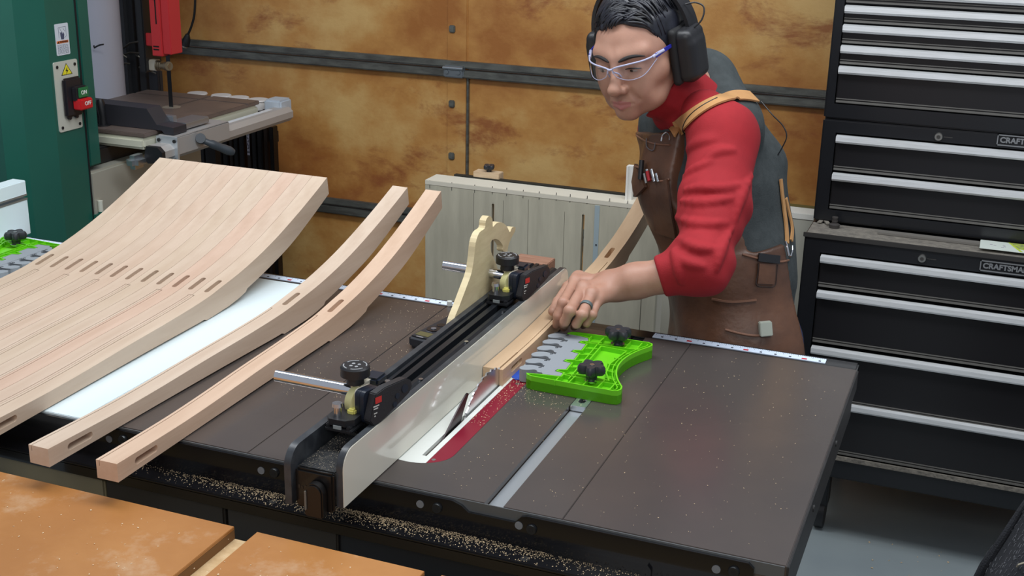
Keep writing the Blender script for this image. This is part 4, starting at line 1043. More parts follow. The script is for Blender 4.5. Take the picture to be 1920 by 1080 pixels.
rowsA = [(1.70, 1.62), (1.60, 1.50), (1.49, 1.415)] + [(a, b_) for a, b_ in rowsA]
rowsA[2] = (1.49, rowsA[3][0]+0.012)
chest('tool_chest', 'upper black tool chest with thin silver-pulled drawers, cut by the top of the frame', -0.2335, YC, 1.097, 1.75, rowsA, -0.211)
lk = at_y((1760, 256), YC); bd_ = at_y((1868, 272), YC)
rowsB = [(zc_(1565, 253), zc_(1561, 318)), (zc_(1560, 324), zc_(1555, 390))]
chest('tool_chest', 'middle black tool chest with two tall drawers and a keyhole, under the thin-drawer chest', -0.2335, YC, 0.838, 1.0955, rowsB, -0.200, lock=lk, text=(bd_[0], bd_[2]))
YL = 1.64
def zl(px, py): return at_y((px, py), YL)[2]
lk = at_y((1729, 484), YL); bd_ = at_y((1836, 507), YL)
rowsC = [(zl(1533, 477), zl(1531, 536)), (zl(1530, 544), zl(1522, 640)), (zl(1520, 648), zl(1512, 746)), (zl(1597, 758), zl(1570, 851))]
lo = chest('rolling_cabinet', 'lower black rolling tool cabinet with deep drawers and a dusty top', at_y((1503, 500), YL)[0], YL, at_y((1545, 893), YL)[2], 0.832, rowsC, at_y((1531, 540), YL)[0], depth=0.55, lock=lk, text=(bd_[0], bd_[2]))
x0 = at_y((1503, 500), YL)[0]
b = new(); box(b, x0+0.004, x0+CW-0.004, YL+0.0, YL+0.108, 0.8318, 0.8335, 0.0004); obj('dust_layer', b, mat('chest_dust', (128, 122, 112), 0.95, c2=(104, 99, 92), scale=60, bump=0.4, bscale=120), lo)
b = new(); box(b, x0-0.003, x0+CW+0.003, YL-0.004, YL+0.001, 0.824, 0.8355, 0.001); obj('top_lip', b, mat('lip_dark', (52, 50, 48), 0.45), lo)
for xx in (x0+0.10, x0+CW-0.10):
    for yy in (YL+0.10, YL+0.45):
        b = new(); zb = at_y((1545, 893), YL)[2]; cone(b, (xx-0.012, yy, 0.045), (xx+0.012, yy, 0.045), 0.045, n=28); box(b, xx-0.018, xx+0.018, yy-0.03, yy+0.03, 0.07, zb+0.002, 0.004)
        obj('caster', b, MATS['black_plastic'], lo, smooth=True)
b = new(); zb = at_y((1545, 893), YL)[2]; box(b, x0+0.02, x0+CW-0.02, YL+0.01, YL+0.02, zb+0.004, rowsC[-1][1]-0.006); obj('kick_plate', b, mat('kick_grey', (40, 39, 38), 0.6), lo)
b = new(); box(b, x0+0.03, x0+CW-0.03, YL-0.006, YL+0.02, rowsC[-1][1]-0.016, rowsC[-1][1]-0.004, 0.001); obj('bottom_ledge', b, MATS['chest_dust'], lo)
# things on the cabinet ledge
q = at_z((1568, 420), 0.8336)
b = new(); c = Vector((q[0], YL+0.075, 0.8338)); cone(b, c, c+Vector((0, 0, 0.009)), 0.0125, 0.0135, n=20); cone(b, c+Vector((0, 0, 0.009)), c+Vector((0, 0, 0.012)), 0.0135, 0.008); 
for i in range(4): cone(b, c+Vector((0, 0, 0.012+i*0.004)), c+Vector((0, 0, 0.0155+i*0.004)), 0.0072 if i % 2 else 0.006)
o = obj('hose_fitting', b, mat('fitting_dark', (62, 58, 56), 0.55), smooth=True, origin=tuple(c)); setp(o, 'dark ribbed hose fitting standing on the dusty cabinet ledge', 'fitting')
b = new(); e = [at_z(p, 0.8365) for p in ((1536, 418), (1541, 414), (1548, 415), (1553, 421))]; ribbon(b, e, [(0, 0, 1)]*4, 0.010, 0.003)
o = obj('metal_clip', b, mat('clip_dusty', (128, 122, 112), 0.8), origin=tuple(e[0])); setp(o, 'small dusty bent clip at the left corner of the cabinet ledge', 'clip')
a_ = at_z((1645, 440), 0.834); c_ = at_z((1840, 463), 0.834)
b = new(); box(b, a_[0], c_[0], YL+0.060, YL+0.085, 0.8338, 0.8400, 0.001); o = obj('flat_bar', b, mat('bar_dusty', (108, 104, 98), 0.7), origin=tuple(a_)); setp(o, 'long flat dusty bar lying along the back of the cabinet ledge', 'bar')
a_ = at_z((1836, 468), 0.842)
b = new(); box(b, a_[0], a_[0]+0.12, YL+0.018, YL+0.092, 0.8405, 0.8425, 0.0008); o = obj('paper_packet', b, mat('packet_paper', (206, 214, 206), 0.5), origin=tuple(a_)); setp(o, 'pale printed packet with green leaves lying on the cabinet ledge above the badge', 'packet')
b = new(); ax0 = a_[0]+0.063
prism(b, [(ax0, YL+0.091), (ax0+0.05, YL+0.091), (ax0+0.05, YL+0.03), (ax0+0.02, YL+0.045)], 2, 0.8425, 0.8428); pr_ = obj('leaf_print', b, mat('leaf_green', (124, 136, 100), 0.5, c2=(186, 200, 70), scale=90), o)
b = new(); prism(b, [(ax0-0.001, YL+0.091), (ax0+0.003, YL+0.091), (ax0+0.032, YL+0.020), (ax0+0.026, YL+0.020)], 2, 0.8428, 0.8430); obj('lime_band', b, mat('lime', (190, 210, 60), 0.5), o)
b = new()
for i, (dx, dy) in enumerate(((0.022, 0.055), (0.030, 0.050), (0.050, 0.06), (0.052, 0.048), (0.047, 0.04))): box(b, a_[0]+dx, a_[0]+dx+0.006, YL+dy, YL+dy+0.003, 0.8425, 0.8428)
obj('print_marks', b, mat('print_mauve', (150, 140, 156), 0.6), o)

# ================================================================== WORKBENCH (lower left)
BZ = 0.84
wb_ = thing('workbench', 'workbench in the foreground with orange-brown hardboard tops separated by track gaps', 'workbench', (-0.8, -0.5, 0))
hb = mat('hardboard', (182, 126, 70), 0.36, c2=(166, 110, 56), scale=5, detail=6, bump=0.02, bscale=80)
nt = hb.node_tree; bsdf = nt.nodes['Principled BSDF']; src = bsdf.inputs['Base Color'].links[0].from_socket
n_ = nt.nodes.new('ShaderNodeTexNoise'); n_.inputs['Scale'].default_value = 11; n_.inputs['Detail'].default_value = 8; n_.inputs['Roughness'].default_value = 0.7
tc_ = nt.nodes.new('ShaderNodeTexCoord'); nt.links.new(tc_.outputs['Object'], n_.inputs['Vector'])
r_ = nt.nodes.new('ShaderNodeValToRGB'); r_.color_ramp.elements[0].position = 0.54; r_.color_ramp.elements[0].color = (0, 0, 0, 1); r_.color_ramp.elements[1].position = 0.78; r_.color_ramp.elements[1].color = (0.6, 0.6, 0.6, 1)
nt.links.new(n_.outputs['Fac'], r_.inputs[0]); m_ = nt.nodes.new('ShaderNodeMix'); m_.data_type = 'RGBA'; nt.links.new(r_.outputs[0], m_.inputs[0]); nt.links.new(src, m_.inputs[6]); m_.inputs[7].default_value = lin((206, 180, 150)); nt.links.new(m_.outputs[2], bsdf.inputs['Base Color'])
P1 = at_z((438, 988), BZ); P0 = at_z((18, 887), BZ); P2 = at_z((482, 997), BZ); P3 = at_z((794, 1073), BZ); P4 = at_z((828, 1078), BZ)
yb = (P0[1]+P1[1])/2; pe = mat('panel_edge', (120, 84, 46), 0.7)
for xa, xb in ((-1.145, P1[0]), (P2[0], P3[0]), (P4[0], P4[0]+0.5)):
    b = new(); box(b, xa, xb, -1.35, yb, BZ-0.005, BZ, 0.0006); tp = obj('top_panel', b, hb, wb_)
    b = new(); box(b, xa, xb, -1.35, yb, BZ-0.018, BZ-0.005); obj('ply_core', b, pe, tp)
b = new(); box(b, -1.145, P4[0]+0.5, -1.35, yb, BZ-0.034, BZ-0.0185); obj('sub_top', b, mat('osb', (214, 184, 140), 0.7, c2=(196, 162, 116), scale=60), wb_)
b = new(); box(b, -1.15, P4[0]+0.5, -1.33, yb-0.01, BZ-0.12, BZ-0.035); obj('apron_rail', b, mat('pine', (200, 170, 120), 0.6), wb_)
for x in (-1.1, P4[0]+0.45):
    for y in (-1.28, yb-0.06):
        b = new(); box(b, x-0.035, x+0.035, y-0.035, y+0.035, 0, BZ-0.035, 0.003); obj('leg', b, MATS['pine'], wb_)
q = at_z((8, 882), BZ-0.03); b = new(); box(b, -1.30, -1.148, q[1]-0.25, q[1]+0.01, BZ-0.06, BZ-0.03, 0.002); b2c = new(); 
o = obj('white_block', b, MATS['white_plastic'], wb_)

# ================================================================== QUILTED BLANKET (lower right)
BC = (0.492, 0.62)
PRF = [(0.0, .775), (.10, .77), (.155, .745), (.185, .70), (.243, .56), (.29, .37), (.33, .1), (.34, .004)]
def bpoint(a, v, off=0.0):
    t = v*(len(PRF)-1); i = min(int(t), len(PRF)-2); f = t-i
    r = PRF[i][0]*(1-f)+PRF[i+1][0]*f; z = PRF[i][1]*(1-f)+PRF[i+1][1]*f
    k = min(1.0, v*1.6)
    r += k*(0.012*math.sin(a*5.0+0.6)+0.006*math.sin(a*11+v*5))
    q = 0.0032*(abs(math.sin(a*9+1.2*math.sin(v*9)))*abs(math.sin(v*24+0.8*math.sin(a*9))))**0.5
    r += off+q*k
    return (BC[0]+r*math.cos(a), BC[1]+r*math.sin(a), z+(q+off)*(1-k))
bk = thing('quilted_blanket', 'charcoal quilted moving blanket draped over a pile in the lower right corner', 'blanket', (BC[0], BC[1], 0))
g = new(); nu, nv = 260, 120
V = [[g.verts.new(bpoint(2*math.pi*i/nu, 0.02+0.98*j/nv)) for j in range(nv+1)] for i in range(nu)]
top_ = g.verts.new((BC[0], BC[1], .776))
for i in range(nu):
    for j in range(nv): g.faces.new((V[i][j], V[(i+1) % nu][j], V[(i+1) % nu][j+1], V[i][j+1]))
    g.faces.new((V[i][0], top_, V[(i+1) % nu][0]))
bmesh.ops.recalc_face_normals(g, faces=g.faces[:])
cl_ = mat('blanket_cloth', (36, 38, 43), 0.85, c2=(46, 48, 56), scale=8, bump=0.3, bscale=350)
obj('cloth', g, cl_, bk, smooth=True, angle=3.1)
b = new()
def dashes(f, n, L=0.55):
    for i in range(n):
        a, v = f(i/n); a2, v2 = f((i+L)/n)
        tube(b, [bpoint(a, v, 0.0008), bpoint((a+a2)/2, (v+v2)/2, 0.0010), bpoint(a2, v2, 0.0006)], 0.0005, 4)
for k in range(16):
    a0 = math.pi*0.86+k*0.085
    dashes(lambda s, a0=a0: (a0+0.045*math.sin(s*20+a0*9), 0.12+0.80*s), 62)
for k in range(9):
    v0 = 0.22+k*0.065
    dashes(lambda s, v0=v0: (math.pi*0.95+s*1.15, v0+0.02*math.sin(s*26)), 50)
obj('stitching', b, mat('stitch_thread', (112, 114, 120), 0.8), bk)['kind'] = 'stuff'
b = new()
hem = [bpoint(math.pi*0.90+0.10*math.sin(s*5), 0.42+0.50*s, 0.004) for s in np.linspace(0, 1, 24)]
tube(b, hem, [0.004+0.006*math.sin(s*3) for s in np.linspace(0, 1, 24)], 10)
obj('folded_hem', b, cl_, bk, smooth=True)
b = new()
for a0, v0 in ((3.45, .50), (3.40, .56), (3.75, .44)):
    b = new(); tube(b, [bpoint(a0, v0, 0.003), bpoint(a0+0.06, v0-0.01, 0.012), bpoint(a0+0.13, v0-0.03, 0.004)], 0.0016, 5)
    obj('loose_thread', b, mat('thread_cream', (176, 168, 150), 0.8), bk)
# ================================================================== SDF MODELLING
def rcone(P, a, b, ra, rb):
    a = np.asarray(a, float); b = np.asarray(b, float); d = b-a
    t = np.clip(((P-a)@d)/(d@d+1e-12), 0, 1)
    return np.linalg.norm(P-(a+t[..., None]*d), axis=-1)-(ra+(rb-ra)*t)
def ellip(P, c, r, M=None):
    q = P-np.asarray(c, float)
    if M is not None: q = q@np.asarray(M, float)
    r = np.asarray(r, float); k0 = np.linalg.norm(q/r, axis=-1); k1 = np.linalg.norm(q/(r*r), axis=-1)
    return k0*(k0-1)/(k1+1e-9)
def rbox(P, c, h, r, M=None):
    q = P-np.asarray(c, float)
    if M is not None: q = q@np.asarray(M, float)
    q = np.abs(q)-(np.asarray(h, float)-r)
    return np.linalg.norm(np.maximum(q, 0), axis=-1)+np.minimum(q.max(-1), 0)-r
def smin(a, b, k):
    h = np.maximum(k-np.abs(a-b), 0)/k; return np.minimum(a, b)-h*h*k*0.25
def smax(a, b, k): return -smin(-a, -b, k)
def plane(P, p, n): n = np.asarray(n, float); n = n/np.linalg.norm(n); return (P-np.asarray(p, float))@n
def surface_net(f, lo, hi, h):
    lo = np.array(lo, float); n = np.ceil((np.array(hi)-lo)/h).astype(int)+1
    xs = [lo[i]+h*np.arange(n[i]) for i in range(3)]
    V = np.empty(n)
    Y, Z = np.meshgrid(xs[1], xs[2], indexing='ij')
    for s in range(0, n[0], 16):
        e = min(s+16, n[0]); X = xs[0][s:e]
        P = np.empty((e-s, n[1], n[2], 3)); P[..., 0] = X[:, None, None]; P[..., 1] = Y; P[..., 2] = Z
        V[s:e] = f(P)
    ins = V < 0; m = np.array(n)-1
    acc = np.zeros(tuple(m)+(3,)); cnt = np.zeros(tuple(m))
    def sl(o): return tuple(slice(o[i], o[i]+m[i]) for i in range(3))
    for ax in range(3):
        oth = [i for i in range(3) if i != ax]
        for u in (0, 1):
            for w in (0, 1):
                o0 = [0, 0, 0]; o0[oth[0]] = u; o0[oth[1]] = w; o1 = list(o0); o1[ax] = 1
                a = V[sl(o0)]; c = V[sl(o1)]; cr = (a < 0) != (c < 0)
                t = np.where(cr, a/(a-c+1e-20), 0)
                for k in range(3):
                    acc[..., k] += np.where(cr, (t if k == ax else o0[k]), 0)
                cnt += cr
    act = cnt > 0; idx = -np.ones(tuple(m), int); idx[act] = np.arange(act.sum())
    ijk = np.argwhere(act); vert = lo+h*(ijk+acc[act]/cnt[act][:, None])
    faces = []
    for ax in range(3):
        o1, o2 = [(1, 2), (2, 0), (0, 1)][ax]
        s0 = [slice(1, m[i]) for i in range(3)]; s0[ax] = slice(0, m[ax]); s1 = list(s0); s1[ax] = slice(1, m[ax]+1)
        a = ins[tuple(s0)]; c = ins[tuple(s1)]; cr = np.argwhere(a != c)
        if len(cr) == 0: continue
        base = cr.copy()
        for i in range(3):
            if i != ax: base[:, i] += 1
        def id_(d1, d2):
            q = base.copy(); q[:, o1] -= d1; q[:, o2] -= d2
            return idx[q[:, 0], q[:, 1], q[:, 2]]
        Q = np.stack([id_(1, 1), id_(0, 1), id_(0, 0), id_(1, 0)], 1)
        fl = a[tuple(cr.T)]; Q[~fl] = Q[~fl][:, ::-1]
        faces.append(Q)
    return vert, np.concatenate(faces)
def net_mesh(parts):
    """parts: list of (verts, faces) -> one mesh"""
    me = bpy.data.meshes.new('sdf'); off = 0; VV = []; FF = []
    for v, f in parts: VV.append(v); FF.append(f+off); off += len(v)
    VV = np.concatenate(VV); FF = np.concatenate(FF)
    me.vertices.add(len(VV)); me.vertices.foreach_set('co', VV.astype(np.float32).ravel())
    me.loops.add(FF.size); me.loops.foreach_set('vertex_index', FF.astype(np.int32).ravel())
    me.polygons.add(len(FF)); me.polygons.foreach_set('loop_start', np.arange(0, FF.size, 4, dtype=np.int32))
    me.update(calc_edges=True); me.validate()
    me.polygons.foreach_set('use_smooth', [True]*len(me.polygons))
    return me
def net_obj(name, parts, material, parent):
    me = net_mesh(parts); me.materials.append(material)
    me.transform(Matrix.Translation(-ORG[parent.name]))
    o = link(bpy.data.objects.new(name, me)); o.parent = parent; ORG[o.name] = ORG[parent.name]; return o
def grad(f, p, e=0.002):
    p = np.asarray(p, float); Q = np.stack([p+e*np.eye(3)[i]*s for i in range(3) for s in (1, -1)])
    v = f(Q[None, None])[0, 0]; g = np.array([v[0]-v[1], v[2]-v[3], v[4]-v[5]]); return g/(np.linalg.norm(g)+1e-9)
def hit(f, px, t0=1.6, t1=3.4, back=False):
    """first point of surface f on the line of sight through px"""
    r = ray(px); t = t0
    for _ in range(160):
        p = CAM+t*r; d = float(f(p[None, None, None])[0, 0, 0])
        if d < 0.0006: return p
        t += max(d*0.7, 0.0008)/np.linalg.norm(r)
        if t > t1: return None
    return p
def rnd_noise(P, seed, freq):
    rs = np.random.RandomState(seed); out = 0
    for _ in range(5):
        k = rs.normal(size=3)*freq; out = out+np.sin(P@k+rs.uniform(0, 6.28))
    return out/5

# ================================================================== PERSON
man = thing('person', 'person in red and grey shirt, brown leather apron and black earmuffs bending over the saw', 'person', (-0.28, 1.02, 0))
skin = mat('skin', (182, 140, 120), 0.5, c2=(168, 124, 104), scale=14, sss=0.10, bump=0.04, bscale=500)
D = at_d
# --- skeleton (joints placed in the room)
pelvis = D((1392, 640), 2.56); waist = D((1372, 500), 2.56); chestc = D((1325, 335), 2.52); upper = D((1318, 235), 2.49)
neckb = D((1312, 180), 2.46); headc = D((1199, 99), 2.36)
shL = D((1362, 248), 2.34); elL = D((1318, 497), 2.20); wrL = D((1146, 533), 2.265)
shR = D((1248, 245), 2.68); elR = D((1218, 330), 2.86); wrR = at_d((1216, 345), 2.98)
spine = np.array(upper)-np.array(pelvis); spine /= np.linalg.norm(spine)
def torso(P, g=0.0):
    d = rcone(P, pelvis, waist, 0.108+g, 0.118+g)
    d = smin(d, rcone(P, waist, chestc, 0.116+g, 0.122+g), 0.05)
    d = smin(d, rcone(P, chestc, upper, 0.118+g, 0.085+g), 0.05)
    d = smin(d, rcone(P, D((1372, 232), 2.40), D((1250, 235), 2.62), 0.062+g, 0.058+g), 0.06)
    d = smin(d, rcone(P, D((1318, 140), 2.52), D((1400, 300), 2.56), 0.050+g, 0.062+g), 0.06)   # upper back
    d = smin(d, rcone(P, D((1420, 430), 2.58), D((1395, 330), 2.55), 0.062+g, 0.07+g), 0.06)
    return d
def sleeveL(P, g=0.0):
    d = rcone(P, D((1358, 262), 2.34), D((1338, 390), 2.27), 0.064+g, 0.060+g)
    d = smin(d, rcone(P, D((1338, 390), 2.27), elL, 0.060+g, 0.047+g), 0.03)
    d = smin(d, rcone(P, elL, D((1246, 517), 2.222), 0.047+g, 0.040+g), 0.03)
    return d
def wrinkle(P):
    # creases that run round the sleeve, bunched above the elbow
    a = np.asarray(D((1358, 262), 2.34)); b_ = np.asarray(elL); ax = (b_-a)/np.linalg.norm(b_-a)
    s = (P-a)@ax; side = (P-a)@np.asarray(camdir((1, 0.25, 0))); dep = (P-a)@np.asarray(camdir((0, 0, 1)))
    n = rnd_noise(P, 4, 9)
    w = 0.0024*np.sin(s*95-side*38+n*4.5)*np.clip((s-0.05)*8, 0.0, 1)
    w = w+0.0020*np.sin(s*58+side*34+n*3+1.0)*np.clip(1.3-abs(s-0.17)*6, 0, 1)
    return w+0.0012*rnd_noise(P, 11, 55)
skirt_p = D((1430, 484), 2.46)
# --- leg + jeans
hipL = D((1420, 650), 2.54); hipR = D((1335, 650), 2.64)
footL = np.array([-0.18, 1.02, 0.0]); footR = np.array([-0.38, 1.22, 0.0])
def legs(P, g=0.0):
    kL = (np.array(hipL)+footL)/2+np.array((-0.02, -0.03, 0.02)); kR = (np.array(hipR)+footR)/2+np.array((-0.02, -0.03, 0.02))
    d = rcone(P, hipL, kL, 0.080+g, 0.056+g); d = smin(d, rcone(P, kL, footL+np.array((0, 0, .09)), 0.056+g, 0.040+g), 0.03)
    e = rcone(P, hipR, kR, 0.080+g, 0.056+g); e = smin(e, rcone(P, kR, footR+np.array((0, 0, .09)), 0.056+g, 0.040+g), 0.03)
    d = smin(d, e, 0.03)
    return smin(d, rcone(P, D((1385, 600), 2.58), pelvis, 0.108+g, 0.110+g), 0.05)

# --- head frame: x = his left, y = face forward, z = crown
psi, pit, rol = math.radians(37), math.radians(27), math.radians(-6)
Fv = np.array([-math.sin(psi)*math.cos(pit), -math.sin(pit), math.cos(psi)*math.cos(pit)])
Uv = np.array([-math.sin(psi)*math.sin(pit), math.cos(pit), math.cos(psi)*math.sin(pit)])
Xv = np.cross(Uv, Fv)
Uv, Xv = Uv*math.cos(rol)-Xv*math.sin(rol), Xv*math.cos(rol)+Uv*math.sin(rol)
HM = np.stack([ROT@Xv, ROT@Fv, ROT@Uv], 1)      # columns = head axes in world
HS = 1.0
def H(p): return np.array(headc)+HM@(np.asarray(p, float)*HS)
def toH(P): return ((P-np.array(headc))@HM)/HS
def mir(f):
    return lambda q: f(np.stack([np.abs(q[..., 0]), q[..., 1], q[..., 2]], -1))
def head_local(q):
    m_ = np.stack([np.abs(q[..., 0]), q[..., 1], q[..., 2]], -1)
    d = ellip(q, (0, -0.018, 0.036), (0.074, 0.094, 0.078))
    d = smin(d, ellip(q, (0, 0.030, 0.006), (0.064, 0.060, 0.066)), 0.03)
    d = smin(d, ellip(q, (0, 0.034, -0.040), (0.053, 0.052, 0.052)), 0.03)
    d = smin(d, rcone(m_, (0.050, 0.000, -0.042), (0.038, 0.030, -0.070), 0.017, 0.016), 0.025)
    d = smin(d, rcone(m_, (0.038, 0.030, -0.070), (0.008, 0.068, -0.090), 0.016, 0.014), 0.022)
    d = smin(d, ellip(q, (0, 0.078, -0.089), (0.019, 0.014, 0.013)), 0.016)
    d = smin(d, rcone(m_, (0.036, 0.064, -0.026), (0.054, 0.036, -0.018), 0.018, 0.018), 0.022)       # cheek
    d = smin(d, rcone(m_, (0.030, 0.068, -0.050), (0.036, 0.05, -0.07), 0.016, 0.016), 0.02)
    d = smin(d, rcone(m_, (0.008, 0.084, 0.020), (0.046, 0.066, 0.024), 0.0095, 0.010), 0.016)      # brow ridge
    d = smax(d, -ellip(m_, (0.031, 0.100, 0.001), (0.019, 0.016, 0.0115)), 0.012)                      # sockets
    d = smin(d, ellip(m_, (0.031, 0.0735, -0.001), (0.0150, 0.0125, 0.0115)), 0.006)                   # lids
    d = smin(d, rcone(m_, (0.019, 0.083, -0.0135), (0.042, 0.074, -0.013), 0.0034, 0.0030), 0.007)     # lower lid bag
    d = smin(d, rcone(q, (0, 0.087, 0.012), (0, 0.108, -0.034), 0.0072, 0.0110), 0.013)               # nose
    d = smin(d, ellip(q, (0, 0.1105, -0.036), (0.0125, 0.0105, 0.0095)), 0.008)
    d = smin(d, ellip(m_, (0.0135, 0.098, -0.0395), (0.0075, 0.0095, 0.0072)), 0.006)
    d = smax(d, -ellip(m_, (0.0075, 0.104, -0.0470), (0.0038, 0.0052, 0.0034)), 0.003)
    d = smin(d, ellip(q, (0, 0.078, -0.066), (0.027, 0.0165, 0.020)), 0.014)                          # muzzle
    # lips
    d = smin(d, rcone(m_, (0.0, 0.0965, -0.0620), (0.0205, 0.0850, -0.0665), 0.0036, 0.0018), 0.005)
    d = smin(d, rcone(m_, (0.0, 0.0955, -0.0735), (0.0185, 0.0845, -0.0690), 0.0046, 0.0020), 0.005)
    d = smax(d, -rcone(m_, (0.0, 0.1035, -0.0672), (0.0235, 0.0890, -0.0675), 0.0019, 0.0012), 0.003)
    d = smax(d, -rcone(q, (0, 0.098, -0.0585), (0, 0.1015, -0.050), 0.0018, 0.0014), 0.004)           # philtrum
    d = smax(d, -rcone(m_, (0.021, 0.097, -0.040), (0.033, 0.084, -0.062), 0.0022, 0.0020), 0.008)    # nasolabial
    # ear stubs
    d = smin(d, ellip(m_, (0.075, -0.012, -0.008), (0.010, 0.018, 0.030)), 0.008)
    return d
def head(P): return head_local(toH(P))*HS
def neck(P, g=0.0):
    d = rcone(P, H((0, -0.030, -0.050)), neckb, 0.050+g, 0.052+g)
    return smin(d, rcone(P, H((0, 0.02, -0.075)), neckb, 0.030+g, 0.045+g), 0.03)

# --- left hand: joints (knuckles, bends, tips) on and around the timber
def PZ_(p, z): return at_z(p, z)
hand_j = {
 'index':  [PZ_((1079, 528), .957), PZ_((1056, 568), .944), PZ_((1046, 592), .922), at_x((1043, 609), -.512)],
 'middle': [PZ_((1094, 540), .960), PZ_((1068, 583), .942), PZ_((1059, 603), .920), at_x((1057, 614), -.505)],
 'ring':   [PZ_((1109, 552), .956), PZ_((1092, 590), .936), PZ_((1081, 607), .917), at_x((1076, 613), -.494)],
 'little': [PZ_((1121, 562), .946), PZ_((1110, 590), .930), PZ_((1100, 606), .914), at_x((1093, 611), -.482)],
 'thumb':  [PZ_((1085, 522), .930), PZ_((1066, 540), .921), PZ_((1047, 566), .918), PZ_((1036, 584), .9125)],
}
fr_ = {'index': (.0105, .0094, .0084, .0070), 'middle': (.0108, .0096, .0086, .0072), 'ring': (.0102, .0090, .0081, .0068), 'little': (.0090, .0078, .0070, .0060), 'thumb': (.0135, .0118, .0102, .0080)}
def handL(P):
    d = None
    for k, J in hand_j.items():
        r = fr_[k]; f = rcone(P, J[0], J[1], r[0], r[1]); f = smin(f, rcone(P, J[1], J[2], r[1], r[2]), 0.003); f = smin(f, rcone(P, J[2], J[3], r[2], r[3]), 0.003)
        f = smin(f, np.linalg.norm(P-J[1], axis=-1)-r[1]*1.06, 0.004)
        d = f if d is None else smin(d, f, 0.0035)
    w = np.array(wrL)
    pal = None
    for k in ('index', 'middle', 'ring', 'little'):
        J0 = np.array(hand_j[k][0]); wr = w+(J0-np.array(hand_j['middle'][0]))*0.42+np.array((0, 0, -0.002))
        f = rcone(P, J0, wr, fr_[k][0]*1.10, 0.0165); pal = f if pal is None else smin(pal, f, 0.012)
    pal = smin(pal, rcone(P, hand_j['thumb'][0], w+np.array((0.0, 0.004, -0.008)), 0.0145, 0.017), 0.014)
    for k in ('index', 'middle', 'ring', 'little'):
        pal = smin(pal, np.linalg.norm(P-(np.array(hand_j[k][0])+np.array((0, 0, 0.002))), axis=-1)-0.0105, 0.006)
    d = smin(d, pal, 0.007)
    arm = smin(rcone(P, w, D((1190, 527), 2.245), 0.0250, 0.0295), rcone(P, D((1190, 527), 2.245), D((1275, 512), 2.215), 0.0290, 0.0345), 0.02)
    wside = camdir((0, 0, 1))
    return smin(d, arm, 0.022)
# right arm and hand, reaching behind the bib to the far end of the timber
grip = np.array([FX+0.022, 1.32, 1.005])
wrR = grip+np.array([0.035, 0.03, -0.045]); elR = np.array([-0.40, 1.30, 0.99]); elR = (np.array(shR)+wrR)/2+np.array([0.06, 0.08, -0.06])
def handR(P):
    d = rcone(P, elR, wrR, 0.036, 0.025)
    pal = ellip(P, (grip+wrR)/2+np.array((0.012, 0, 0.004)), (0.024, 0.040, 0.036)); d = smin(d, pal, 0.02)
    for i in range(4):
        y = grip[1]-0.030+0.019*i; z = 1.0+0.013*i*0.4
        a = np.array((FX+0.046, y, z-0.030)); b_ = np.array((FX+0.040, y, z+0.014)); c = np.array((FX+0.014, y, z+0.026))
        f = smin(rcone(P, a, b_, 0.0100, 0.0095), rcone(P, b_, c, 0.0092, 0.0074), 0.003); d = smin(d, f, 0.004)
    th = smin(rcone(P, wrR, np.array((FX+0.018, grip[1]-0.045, 0.955)), 0.014, 0.011), rcone(P, np.array((FX+0.018, grip[1]-0.045, 0.955)), np.array((FX+0.004, grip[1]-0.03, 0.97)), 0.011, 0.008), 0.006)
    return smin(d, th, 0.006)
def bounds(pts, m):
    P = np.array([np.array(p) for p in pts]); return P.min(0)-m, P.max(0)+m

parts = []
lo_, hi_ = bounds([H((0, 0, 0))], 0.15); nb = np.minimum(lo_, np.array(neckb)-0.06); nh = np.maximum(hi_, np.array(neckb)+0.06)
parts.append(surface_net(lambda P: smin(head(P), neck(P), 0.02), nb, nh, 0.0021))
lo_, hi_ = bounds([j for J in hand_j.values() for j in J]+[wrL, D((1262, 513), 2.215)], 0.042)
parts.append(surface_net(handL, lo_, hi_, 0.0014))
lo_, hi_ = bounds([elR, wrR, grip], 0.075)
parts.append(surface_net(handR, lo_, hi_, 0.0026))
def under(P):
    d = torso(P, -0.012); d = smin(d, sleeveL(P, -0.010), 0.02); d = smin(d, legs(P, -0.012), 0.03)
    d = smin(d, rcone(P, shR, elR, 0.045, 0.037), 0.03); return smin(d, neck(P, -0.004), 0.03)
parts.append(surface_net(under, (-0.72, 0.55, 0.06), (0.02, 1.55, 1.42), 0.010))
body = net_obj('body', parts, skin, man)
# lips as a second skin tone of the same surface
lipm = mat('lips', (170, 108, 102), 0.4, sss=0.1); body.data.materials.append(lipm)
mh = parts[0][0]; nf = len(parts[0][1]); lc = toH(mh[parts[0][1]].mean(1))
ax_ = np.abs(lc[:, 0]); zmid = -0.0672
upl = (lc[:, 2] < -0.0600-0.14*ax_+0.0) & (lc[:, 2] > -0.0785+0.34*ax_) & (ax_ < 0.0190) & (lc[:, 1] > 0.080)
ids = np.zeros(len(body.data.polygons), int)
if len(body.data.polygons) >= nf: ids[:nf][upl] = 1
body.data.polygons.foreach_set('material_index', ids.astype(np.int32))

